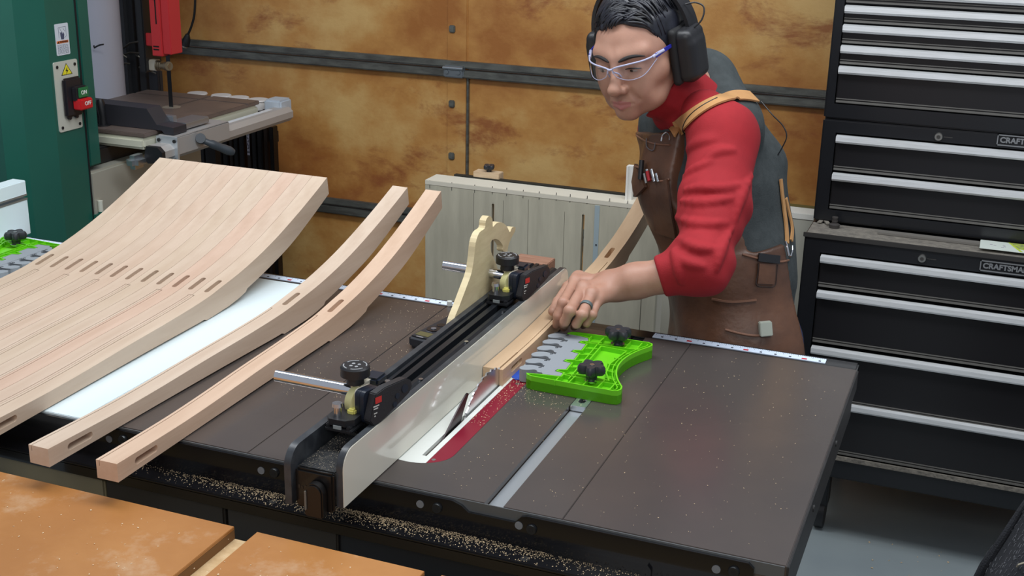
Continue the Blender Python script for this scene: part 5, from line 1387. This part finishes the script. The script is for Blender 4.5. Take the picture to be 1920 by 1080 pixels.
# --- clothes
grey = mat('heather_grey', (62, 68, 69), 0.85, c2=(52, 58, 59), scale=60, bump=0.15, bscale=300)
red = mat('red_jersey', (156, 24, 34), 0.85, c2=(146, 20, 30), scale=20, bump=0.08, bscale=400)
def shirt(P):
    d = torso(P, 0.0)+0.0016*np.sin(P@np.array((40., 25., 60.))+rnd_noise(P, 9, 14)*2.5)
    d = smin(d, rcone(P, D((1326, 150), 2.475), D((1345, 215), 2.445), 0.057, 0.058), 0.03)
    e = rcone(P, shR, elR, 0.056, 0.048)
    d = smin(d, e, 0.04)
    return smax(d, -plane(P, D((1380, 640), 2.5), spine), 0.01)
lo_, hi_ = (-0.68, 0.76, 0.70), (-0.02, 1.52, 1.40)
net_obj('shirt', [surface_net(shirt, lo_, hi_, 0.0055)], grey, man)
FOLDS = [[(1276, 336), (1300, 318), (1332, 303)], [(1272, 358), (1310, 352), (1355, 352), (1395, 346)], [(1276, 376), (1320, 380), (1372, 372)],
         [(1268, 408), (1310, 420), (1362, 418)], [(1262, 440), (1300, 462), (1340, 468)], [(1254, 462), (1284, 490), (1318, 500)],
         [(1290, 280), (1312, 268), (1340, 262)], [(1410, 330), (1388, 372), (1380, 410)], [(1372, 430), (1352, 470), (1344, 505)], [(1262, 470), (1272, 500), (1276, 530)], [(1320, 300), (1345, 285), (1375, 282)]]
FSEG = []
for fl in FOLDS:
    pp = [hit(lambda P: sleeveL(P, 0.0), q) for q in smooth_pts([np.array(q, float) for q in fl], 3)]
    pp = [q for q in pp if q is not None]
    for i_, (a_, c_) in enumerate(zip(pp, pp[1:])):
        t_ = (i_+0.5)/max(len(pp)-1, 1); FSEG.append((a_, c_, 0.0062*math.sin(math.pi*min(max(t_, .12), .88))))
def red_sl(P):
    w = wrinkle(P); d = sleeveL(P, 0.0)+w*0.8
    for a_, c_, r_ in FSEG: d = smin(d, rcone(P, a_, c_, r_, r_), 0.010)
    # raglan cap towards the neck
    cap = rcone(P, D((1352, 250), 2.33), D((1322, 212), 2.37), 0.064, 0.045)
    d = smin(d, cap, 0.02)
    return smax(d, plane(P, D((1236, 519), 2.222), D((1236, 519), 2.222)-D((1290, 503), 2.215)), 0.006)
lo_, hi_ = bounds([D((1322, 212), 2.37), elL, D((1250, 515), 2.22), D((1358, 262), 2.34)], 0.085)
net_obj('sleeve', [surface_net(red_sl, lo_, hi_, 0.0034)], red, man)
def red_r(P): return smax(rcone(P, shR, elR, 0.060, 0.051), -plane(P, shR, np.array(shR)-elR)*-1*0-1, 0.01)
net_obj('sleeve', [surface_net(lambda P: rcone(P, shR, elR, 0.060, 0.050), *bounds([shR, elR], 0.08), 0.005)], red, man)
# mock neck collar and yoke
col_top = H((0, -0.01, -0.088))
def pl3(a, b, c, keep):
    n = np.cross(np.array(b)-a, np.array(c)-a); n = n/np.linalg.norm(n)
    return (a, n if (np.array(keep)-a)@n < 0 else -n)
cP = pl3(D((1286, 132), 2.42), D((1213, 214), 2.40), D((1262, 160), 2.56), D((1320, 220), 2.42)); cN = cP[1]
gP = pl3(D((1306, 124), 2.40), D((1352, 163), 2.38), D((1325, 148), 2.55), D((1290, 220), 2.42)); gN = gP[1]
def collar(P):
    d = neck(P, 0.010)+0.0015*np.sin(P@np.array((90., 40., 160.)))
    d = smin(d, rcone(P, neckb, D((1316, 214), 2.41), 0.052, 0.040), 0.03)
    d = smin(d, rcone(P, D((1252, 222), 2.46), D((1322, 218), 2.405), 0.026, 0.032), 0.03)
    d = smax(d, plane(P, cP[0], cN), 0.005)
    return smax(d, plane(P, gP[0], gN), 0.005)
net_obj('collar', [surface_net(collar, *bounds([neckb, D((1350, 208), 2.42), H((0, 0, -.09)), D((1262, 226), 2.47)], 0.085), 0.0034)], red, man)
# jeans + shoes
jean = mat('denim', (30, 42, 84), 0.8, c2=(24, 34, 70), scale=120)
net_obj('jeans', [surface_net(lambda P: smax(legs(P, 0.0), plane(P, D((1380, 560), 2.5), spine), 0.01), (-0.62, 0.80, 0.06), (0.0, 1.45, 0.95), 0.009)], jean, man)
for ft in (footL, footR):
    def shoe(P, ft=ft):
        d = smin(ellip(P, ft+np.array((-0.07, -0.05, 0.035)), (0.085, 0.07, 0.04)), rcone(P, ft+np.array((0, 0, .10)), ft+np.array((0, 0, .04)), 0.046, 0.045), 0.03)
        return smax(d, -(P[..., 2]-0.002), 0.004)
    net_obj('shoe', [surface_net(shoe, ft-np.array((.2, .2, .01)), ft+np.array((.12, .15, .17)), 0.006)], mat('shoe_brown', (60, 46, 36), 0.6), man)

# --- leather apron: shells over shirt and hips
leath = mat('brown_leather', (104, 70, 50), 0.42, c2=(76, 52, 40), scale=9, detail=6, bump=0.12, bscale=60, rvar=0.1)
tan = mat('tan_leather', (196, 148, 96), 0.5, c2=(180, 132, 84), scale=20)
lat = np.array(shL)-np.array(shR); lat = lat-spine*(lat@spine); lat /= np.linalg.norm(lat)
fro = np.cross(lat, spine); 
if (ROT.T@fro)[0] > 0: fro = -fro
def foldn(P): return 0.0022*np.sin((P@lat)*70+rnd_noise(P, 3, 12)*2.4)+0.0016*rnd_noise(P, 8, 30)
bibc = np.array(chestc)
bib_edge = D((1240, 300), 2.40)      # camera-side edge of the bib
def apron(P):
    base = torso(P, 0.011)
    base = smin(base, legs(P, 0.014), 0.04)+foldn(P)
    sp = (P-bibc)@spine; fr = (P-bibc)@fro; lt = (P-bibc)@lat
    # bib: front of the chest up to the collar bones, camera-side edge where the grey shirt starts
    e0 = float((np.array(bib_edge)-bibc)@lat)
    bib = np.maximum(np.maximum(lt-(e0+0.10*np.clip(-sp-0.02, 0, 0.10)*3.0), -fr-0.01), sp-0.112)
    # skirt: everything round the hips below the hem line
    p1 = D((1385, 478), 2.44); p2 = D((1482, 492), 2.56)
    hem = (P-p1)@(spine)
    sk = np.maximum(hem, -(fr)-0.092-0.0*sp)
    reg = smin(bib, sk, 0.02)
    low = 0.50-P[..., 2]
    return smax(smax(base, reg, 0.003), low, 0.01)
net_obj('apron', [surface_net(apron, (-0.70, 0.66, 0.46), (-0.02, 1.46, 1.34), 0.0046)], leath, man)
# ---------------- head details
def LH(q): return H(q)
def snap(x, z, y1=0.14, off=0.0):
    y = y1
    for _ in range(120):
        d = float(head_local(np.array([[[[x, y, z]]]]))[0, 0, 0])
        if d < 0.0003: break
        y -= max(d*0.7, 0.0003)
    return (x, y+off, z)
for sx_ in (1, -1):
    e = new()
    M_ = Matrix([[HM[r][c] for c in range(3)] for r in range(3)]).to_4x4()
    def eyeball(c, r, mt_, nm, par):
        g = new(); b_ = bmesh.new(); bmesh.ops.create_uvsphere(b_, u_segments=24, v_segments=16, radius=1)
        MM = M_.copy(); MM.translation = Vector(H(c)); merge(g, b_, MM @ Matrix.Diagonal((r[0]*HS, r[1]*HS, r[2]*HS, 1))); return obj(nm, g, mt_, par, smooth=True, angle=3.1)
    ey = eyeball((sx_*0.0305, 0.0780, -0.0060), (0.0120, 0.0090, 0.0036), mat('eye_white', (150, 136, 128), 0.25), 'eye', man)
    eyeball((sx_*0.0305-0.002, 0.0806, -0.0058), (0.0056, 0.0078, 0.0034), mat('iris_dark', (34, 22, 18), 0.15), 'iris', ey)
    b = new(); pts = [LH(snap(sx_*(0.0165+0.0295*t), -0.0026-0.0016*(1-4*(t-.5)**2)*-1, off=0.0006)) for t in np.linspace(0, 1, 9)]
    tube(b, pts, [0.0006, .0012, .0014, .0015, .0015, .0014, .0013, .0011, .0006], 6); obj('eyelashes', b, mat('hair_black', (20, 20, 24), 0.45), man, smooth=True)
    b = new(); pts = [LH(snap(sx_*(0.010+0.044*t), 0.0145+0.0070*math.sin(t*2.6), off=0.0004)) for t in np.linspace(0, 1, 12)]
    tube(b, pts, [.0014, .0028, .0034, .0036, .0036, .0034, .0032, .0030, .0026, .0021, .0015, .0007], 8); obj('eyebrow', b, mat('brow', (34, 30, 30), 0.7), man, smooth=True)
# hair: cap that follows the skull, with combed locks
HY = [-.14, -.06, -.03, -.005, .012, .024, .036, .050, .080, .12]; HZ = [-.070, -.062, -.050, -.022, -.010, .006, .036, .064, .0715, .072]
def hair_l(q):
    d = ellip(q, (0, -0.020, 0.043), (0.0815, 0.101, 0.083))
    st = 0.0018*np.sin(q[..., 0]*230+q[..., 1]*90+rnd_noise(q, 21, 30)*2.5)+0.0014*rnd_noise(q, 22, 90)
    d = d+st
    hz = np.interp(q[..., 1], HY, HZ)+0.006*np.sin(q[..., 0]*60+1.0)*(q[..., 1] > 0.04)-0.0*q[..., 0]
    d = smax(d, (hz-q[..., 2])*0.8, 0.008)
    return smax(d, -ellip(q, (0, -0.02, 0.03), (0.062, 0.085, 0.065)), 0.002)
def hair(P): return hair_l(toH(P))*HS
hm_ = mat('hair_strands', (22, 23, 28), 0.38, c2=(38, 40, 50), scale=40, stretch=(1, 1, 1))
lo_, hi_ = bounds([H((0, -0.02, 0.045))], 0.125)
ho = net_obj('hair', [surface_net(hair, lo_, hi_, 0.0026)], hm_, man)
b = new(); rh = random.Random(11)
for i in range(260):
    y0 = rh.uniform(-0.085, 0.068); x0 = 0.016+rh.uniform(-.006, .006)
    left = rh.random() < 0.66
    if left: xe = -rh.uniform(0.02, 0.080); ye = y0+rh.uniform(0.0, 0.045)
    else: xe = rh.uniform(0.045, 0.080); ye = y0+rh.uniform(-.012, 0.018)
    if not left and ye > 0.040: ye = 0.040
    P_ = []; n = 9; lift = rh.uniform(0.0005, 0.0035)
    for k in range(n):
        t = k/(n-1); x = x0+(xe-x0)*t; y = y0+(ye-y0)*t**1.4
        q = ((x)/0.0825, (y+0.020)/0.102); rr = q[0]**2+q[1]**2
        if rr > 0.96:
            s_ = math.sqrt(0.96/rr); x = x*s_; y = (y+0.020)*s_-0.020; rr = 0.96
            P_.append((x, y, 0.043+0.083*math.sqrt(1-rr)-0.012*(k-5)*0.5)); 
            if len(P_) > 7: break
            continue
        P_.append((x*1.0, y, 0.043+0.083*math.sqrt(1-rr)+lift*math.sin(t*3.1)+0.0010))
    P_ = [p for p in P_ if p[2] > np.interp(p[1], HY, HZ)-0.004]
    if len(P_) < 4: continue
    R_ = [0.0006+0.0022*math.sin(math.pi*min(1, (k+0.6)/len(P_))) for k in range(len(P_))]
    tube(b, [LH(p) for p in P_], R_, 5)
obj('locks', b, hm_, ho, smooth=True, angle=3.1)
# earmuffs (worn, part of the figure's outfit)
mb = mat('muff_black', (30, 30, 33), 0.42); mg = mat('muff_seal', (22, 22, 24), 0.7)
em = None
def muff(sx_):
    def cup(P):
        q = toH(P)*np.array((1.0 if sx_ > 0 else 1.10, 1, 1)); d = rbox(q, (sx_*0.098, -0.016, -0.006), (0.019, 0.034-0.0, 0.050), 0.015)
        tp = rbox(q, (sx_*0.108, -0.014, -0.012), (0.014, 0.024, 0.036), 0.010)
        return smin(d, tp, 0.012)*HS
    def seal(P):
        q = toH(P)*np.array((1.0 if sx_ > 0 else 1.08, 1, 1)); return rbox(q, (sx_*0.081, -0.014, -0.006), (0.0085, 0.037, 0.053), 0.008)*HS
    c = H((sx_*0.098, -0.014, -0.006)); lo2, hi2 = np.array(c)-0.085, np.array(c)+0.085
    cu = net_obj('earmuff_cup', [surface_net(cup, lo2, hi2, 0.0022)], mb, man)
    net_obj('ear_cushion', [surface_net(seal, lo2, hi2, 0.0022)], mg, cu)
    if sx_ < 0: return cu
    b = new(); tube(b, smooth_pts([LH((sx_*0.104, -0.014, 0.036)), LH((sx_*0.124, -0.024, 0.052)), LH((sx_*0.126, -0.036, 0.072)), LH((sx_*0.112, -0.034, 0.082)), LH((sx_*0.095, -0.026, 0.082))], 6), 0.0016, 8)
    obj('wire_bracket', b, mb, cu, smooth=True)
    return cu
muff(1); muff(-1)
b = new(); P_ = []; N_ = []
for a in np.linspace(-0.35, math.pi+0.35, 40):
    P_.append(LH((0.098*math.cos(a), -0.030, 0.028+0.108*math.sin(a) if math.sin(a) > 0 else 0.028+0.05*math.sin(a)))); N_.append(tuple(HM@np.array((math.cos(a), 0, max(math.sin(a), 0)+0.01))))
ribbon(b, P_, N_, 0.036, 0.007); obj('headband', b, mb, man, smooth=True)
# safety glasses
gc = bpy.data.materials.new('clear_lens'); gc.use_nodes = True
pb = gc.node_tree.nodes['Principled BSDF']; pb.inputs['Transmission Weight'].default_value = 1.0; pb.inputs['Roughness'].default_value = 0.03; pb.inputs['IOR'].default_value = 1.12; pb.inputs['Base Color'].default_value = (0.96, 0.97, 1.0, 1)
pb.inputs['Coat Weight'].default_value = 0.6
GZ = 0.005
def GH(q): return H((q[0], q[1], q[2]+GZ))
fr_m = mat('clear_frame', (176, 178, 204), 0.12, coat=0.3)
bl_m = mat('blue_temple', (40, 44, 150), 0.3)
b = new()
for sx_ in (1, -1):
    topr = smooth_pts([(0.004*sx_, .1130, .0015), (0.014*sx_, .1125, .0050), (0.036*sx_, .1045, .0080), (0.056*sx_, .0870, .0090), (0.070*sx_, .0620, .0110)], 6)
    lowr = smooth_pts([(0.006*sx_, .1140, -.0060), (0.014*sx_, .1120, -.0150), (0.034*sx_, .1050, -.0215), (0.055*sx_, .0890, -.0170), (0.0705*sx_, .0620, .0040)], 6)
    tube(b, [GH(p) for p in topr], 0.0016, 8)
    tube(b, [GH(p) for p in lowr], 0.0008, 6)
    tube(b, [GH(p) for p in (topr[0], lowr[0])], 0.0015, 6)
    tube(b, [GH(p) for p in smooth_pts([(0.006*sx_, .1130, -.004), (0.011*sx_, .104, -.010), (0.012*sx_, .098, -.018)], 4)], 0.0016, 6)
    g = new(); n = len(topr)
    A = [g.verts.new(GH(p)) for p in topr]; B_ = [g.verts.new(GH(p)) for p in lowr]
    A2 = [g.verts.new(GH((p[0], p[1]-0.0016, p[2]))) for p in topr]; B2 = [g.verts.new(GH((p[0], p[1]-0.0016, p[2]))) for p in lowr]
    for i in range(n-1):
        g.faces.new((A[i], A[i+1], B_[i+1], B_[i])); g.faces.new((A2[i+1], A2[i], B2[i], B2[i+1]))
        g.faces.new((A[i+1], A[i], A2[i], A2[i+1])); g.faces.new((B_[i], B_[i+1], B2[i+1], B2[i]))
    g.faces.new((A[0], B_[0], B2[0], A2[0])); g.faces.new((A[-1], A2[-1], B2[-1], B_[-1]))
    bmesh.ops.recalc_face_normals(g, faces=g.faces[:])
    obj('lens', g, gc, man, smooth=True, angle=0.8)
tube(b, [GH(p) for p in ((-0.005, .1130, .0010), (0, .1140, .0000), (0.005, .1130, .0010))], 0.0022, 8)
gf = obj('glasses_frame', b, fr_m, man, smooth=True)
for sx_ in (1, -1):
    b = new(); P_ = [GH(p) for p in ((0.069*sx_, .064, .010), (0.076*sx_, .046, .0135), (0.080*sx_, .026, .0150), (0.082*sx_, .0, .015))]
    ribbon(b, P_, [tuple(HM@np.array((sx_, 0.2, 0)))]*4, [0.008, 0.007, 0.006, 0.005], 0.0024, -0.001); obj('temple', b, bl_m, gf)
    b = new(); tube(b, [GH(p) for p in ((0.066*sx_, .070, .0095), (0.071*sx_, .058, .0125), (0.077*sx_, .045, .0145))], 0.0030, 8); obj('hinge_block', b, fr_m, gf, smooth=True)

# ---------------- ring
J = hand_j['ring']; rc0 = np.array(J[0])*0.42+np.array(J[1])*0.58; dr = (np.array(J[1])-np.array(J[0])); dr /= np.linalg.norm(dr)
b = new(); u = Vector(dr).orthogonal().normalized(); v = Vector(dr).cross(u); g = new(); rings = []
for off_, rr in ((-0.0034, .0102), (-0.0034, .0112), (0, .0116), (0.0034, .0112), (0.0034, .0102)):
    rings.append([g.verts.new(Vector(rc0)+Vector(dr)*off_+(u*math.cos(2*math.pi*k/32)+v*math.sin(2*math.pi*k/32))*rr) for k in range(32)])
for a_, c_ in zip(rings, rings[1:]):
    for k in range(32): g.faces.new((a_[k], a_[(k+1) % 32], c_[(k+1) % 32], c_[k]))
bmesh.ops.recalc_face_normals(g, faces=g.faces[:]); merge(b, g)
obj('ring', b, mat('ring_slate', (96, 110, 112), 0.4, 0.3), man, smooth=True)
# nails
nm_ = mat('nail', (214, 168, 150), 0.3)

# ---------------- straps, pockets and pocket contents, laid on the clothes
def fall(P): return np.minimum(np.minimum(shirt(P), red_sl(P)), np.minimum(collar(P), apron(P)))
def lay(pxs, n=5, off=0.0, f=fall):
    out = []; N_ = []
    for p in smooth_pts([np.array(q, float) for q in pxs], n):
        h_ = hit(f, p)
        if h_ is None: continue
        g_ = grad(f, h_, 0.006); out.append(h_+g_*off); N_.append(tuple(g_))
    if len(out) > 4:
        A = np.array(out); B_ = A.copy()
        for _ in range(3): B_[1:-1] = (A[:-2]+A[1:-1]*2+A[2:])/4; A = B_.copy()
        out = list(A)
    return out, N_
def strap(name, pxs, w, mt_, th=0.003, off=0.0015, par=man, n=6):
    P_, N_ = lay(pxs, n)
    if len(P_) < 3: return None
    b = new(); ribbon(b, P_, N_, w, th, off); return obj(name, b, mt_, par, smooth=True)
def cord(name, pxs, r, mt_, off=0.002, par=man, n=6, f=fall):
    P_, N_ = lay(pxs, n, off, f)
    if len(P_) < 3: return None
    b = new(); tube(b, P_, r, 8); return obj(name, b, mt_, par, smooth=True)
s1 = strap('shoulder_strap', [(1262, 250), (1272, 240), (1286, 229), (1306, 212), (1332, 196), (1358, 186), (1386, 181), (1412, 184)], 0.030, tan, 0.0035, 0.002)
steelm = MATS['steel']
cord('strap_ring', [(1244, 266), (1246, 256), (1254, 250), (1260, 254), (1260, 264)], 0.0018, steelm, 0.006)
cord('strap_ring', [(1412, 178), (1420, 174), (1424, 184), (1418, 192)], 0.0018, steelm, 0.004)
strap('back_strap', [(1418, 186), (1428, 200), (1436, 214)], 0.014, tan)
strap('side_strap', [(1461, 336), (1464, 366), (1468, 396), (1472, 430), (1473, 456)], 0.011, tan, 0.003, 0.002)
strap('side_strap', [(1470, 372), (1476, 400), (1482, 428), (1480, 452)], 0.009, tan, 0.003, 0.003)
cord('buckle_ring', [(1470, 458), (1472, 470), (1474, 480)], 0.0022, steelm, 0.006)
cord('buckle_ring', [(1480, 462), (1480, 472), (1477, 482)], 0.0022, steelm, 0.006)
cord('earphone_cord', [(1345, 188), (1322, 200), (1300, 216), (1288, 232), (1284, 250)], 0.0012, MATS['black_plastic'], 0.0055)
# free cord loop behind the back
b = new(); tube(b, smooth_pts([D((1427, 190), 2.47), D((1448, 215), 2.46), D((1468, 236), 2.46), D((1475, 256), 2.46), D((1466, 278), 2.47), D((1457, 296), 2.48), D((1460, 322), 2.49)], 6), 0.0013, 6); obj('cord_loop', b, MATS['black_plastic'], man, smooth=True)
# rims and pockets
dk = mat('leather_rim', (126, 88, 68), 0.5)
cord('bib_rim', [(1194, 254), (1210, 264), (1230, 270), (1256, 272)], 0.0018, dk, 0.001)
cord('hem_rim', [(1392, 477), (1410, 482), (1436, 488), (1462, 491), (1478, 488)], 0.0022, dk, 0.001)
strap('pocket', [(1238, 338), (1240, 360), (1244, 390), (1248, 420), (1250, 440)], 0.050, leath, 0.005, 0.001)
cord('pocket_rim', [(1214, 330), (1226, 336), (1240, 340), (1256, 336)], 0.0020, dk, 0.006)
strap('pocket', [(1190, 300), (1196, 330), (1206, 360)], 0.040, leath, 0.007, 0.002)
cord('pocket_rim', [(1176, 286), (1184, 302), (1196, 312), (1210, 316)], 0.0022, dk, 0.009)
strap('pocket', [(1335, 560), (1372, 566), (1418, 562)], 0.004, dk, 0.002, 0.001)
cord('pocket_rim', [(1360, 618), (1390, 626), (1420, 630), (1446, 626)], 0.0024, dk, 0.002)
strap('phone_pocket', [(1437, 494), (1436, 512), (1434, 532)], 0.036, leath, 0.004, 0.001)
cord('stitch_line', [(1420, 494), (1419, 514), (1416, 534), (1434, 537), (1450, 536), (1453, 516), (1455, 496)], 0.0011, mat('stitch_dark', (46, 30, 24), 0.7), 0.005)
strap('phone', [(1420, 482), (1440, 485), (1458, 487)], 0.016, MATS['black_plastic'], 0.006, 0.002)
def stick(name, px0, px1, r, mt_, off, tip=None):
    h0 = hit(fall, px0); h1 = hit(fall, px1)
    if h0 is None or h1 is None: return
    g_ = grad(fall, h0, 0.006); b = new(); tube(b, [h0+g_*off, h1+g_*off], r, 12); o_ = obj(name, b, mt_, man, smooth=True)
    if tip:
        d = (h0-h1)/np.linalg.norm(h0-h1); b = new(); tube(b, [h0+g_*off, h0+g_*off+d*0.004], r*0.9, 12); obj('cap', b, tip, o_, smooth=True)
stick('marker', (1211, 302), (1208, 338), 0.0050, MATS['black_plastic'], 0.010)
stick('pen', (1217, 326), (1221, 344), 0.0024, mat('pen_grey', (150, 152, 150), 0.35, 0.5), 0.013)
stick('red_pen', (1221, 322), (1225, 340), 0.0038, mat('pen_red', (170, 26, 36), 0.4), 0.010, MATS['steel'])
stick('silver_pen', (1230, 322), (1235, 342), 0.0034, MATS['steel'], 0.010, MATS['steel'])
stick('silver_pen', (1238, 326), (1242, 342), 0.0028, MATS['steel'], 0.010)
cord('bib_patch', [(1214, 260), (1214, 276), (1226, 283), (1230, 268)], 0.0012, mat('patch_grey', (96, 90, 92), 0.5), 0.002)
h_ = hit(fall, (1432, 612))
if h_ is not None:
    b = new(); g_ = grad(fall, h_, 0.006); M = frame(h_+g_*0.010, camdir((1, 0.1, 0)), camdir((-0.15, 1, 0.1))); g = new(); box(g, -0.012, 0.012, -0.02, 0.008, -0.009, 0.009, 0.0015); merge(b, g, M)
    obj('chalk_block', b, mat('pale_block', (176, 182, 170), 0.6), man)

# ================================================================== SAWDUST (stuff)
def flakes(name, label, n, pick, size, mt_, z):
    g = new(); rs = np.random.RandomState(len(label)+n)
    for _ in range(n):
        x, y = pick(rs); s = size*rs.uniform(0.4, 1.5); a = rs.uniform(0, 3.14); w = s*rs.uniform(0.35, 0.9)
        c, d = math.cos(a), math.sin(a); zz = z+rs.uniform(0.0, 0.0008)
        v = [g.verts.new((x+c*s*i-d*w*j, y+d*s*i+c*w*j, zz+0.0006*(i > 0)*rs.uniform(0, 1))) for i, j in ((-.5, -.5), (.5, -.5), (.5, .5), (-.5, .5))]
        w2 = g.verts.new((x, y, zz+s*0.35)); g.faces.new(v)
        for i in range(4): g.faces.new((v[i], v[(i+1) % 4], w2))
    o = obj(name, g, mt_, origin=(0, 0, z)); setp(o, label, 'sawdust', kind='stuff'); return o
dm = mat('sawdust', (206, 182, 146), 0.9)
def pk_rail(rs):
    x = rs.triangular(-0.90, -0.62, -0.16) if rs.rand() < 0.75 else rs.uniform(-0.95, -0.05)
    return x, -0.007-abs(rs.normal(0, 0.009)) if rs.rand() < .7 else rs.uniform(-0.042, -0.006)
flakes('sawdust', 'pale sawdust and chips scattered along the black rear rail', 4200, lambda rs: (lambda p: (p[0], max(p[1], -0.042)))(pk_rail(rs)), 0.0011, dm, 0.8202)
flakes('sawdust', 'sawdust sprinkled over the table right of the blade', 620, lambda rs: (-0.46+rs.normal(0, 0.045), 0.37+rs.normal(0, 0.035)) if rs.rand() < .45 else (rs.uniform(-0.48, -0.02), rs.uniform(0.02, 0.66)), 0.0010, dm, T+0.0001)
flakes('sawdust', 'sawdust sprinkled on the table between the fence and the curved timbers', 420, lambda rs: (rs.uniform(-0.86, -0.66), rs.uniform(0.2, 0.67)), 0.0010, dm, T+0.0001)
flakes('sawdust', 'fine dust and chips on the black fence tube', 500, lambda rs: (rs.uniform(-0.622, -0.57), rs.uniform(-0.088, 0.03)), 0.0011, mat('dust_grey', (120, 112, 100), 0.9), 0.9212)
flakes('sawdust', 'chips lying on the red side of the throat plate', 120, lambda rs: (rs.uniform(-0.519, -0.493), rs.uniform(0.22, 0.42)), 0.0013, dm, T+0.0001)
flakes('sawdust', 'pale crumbs scattered on the hardboard bench tops', 200, lambda rs: (rs.uniform(-1.12, -0.74) if rs.rand() < .6 else rs.uniform(-0.69, -0.46), rs.uniform(-0.40, -0.155)), 0.0016, mat('crumbs', (226, 200, 164), 0.9), BZ+0.0001)
flakes('sawdust', 'wood chips lying on the grey floor beside the saw', 60, lambda rs: (rs.uniform(0.0, 0.35), rs.uniform(1.2, 1.75)), 0.005, dm, 0.001)
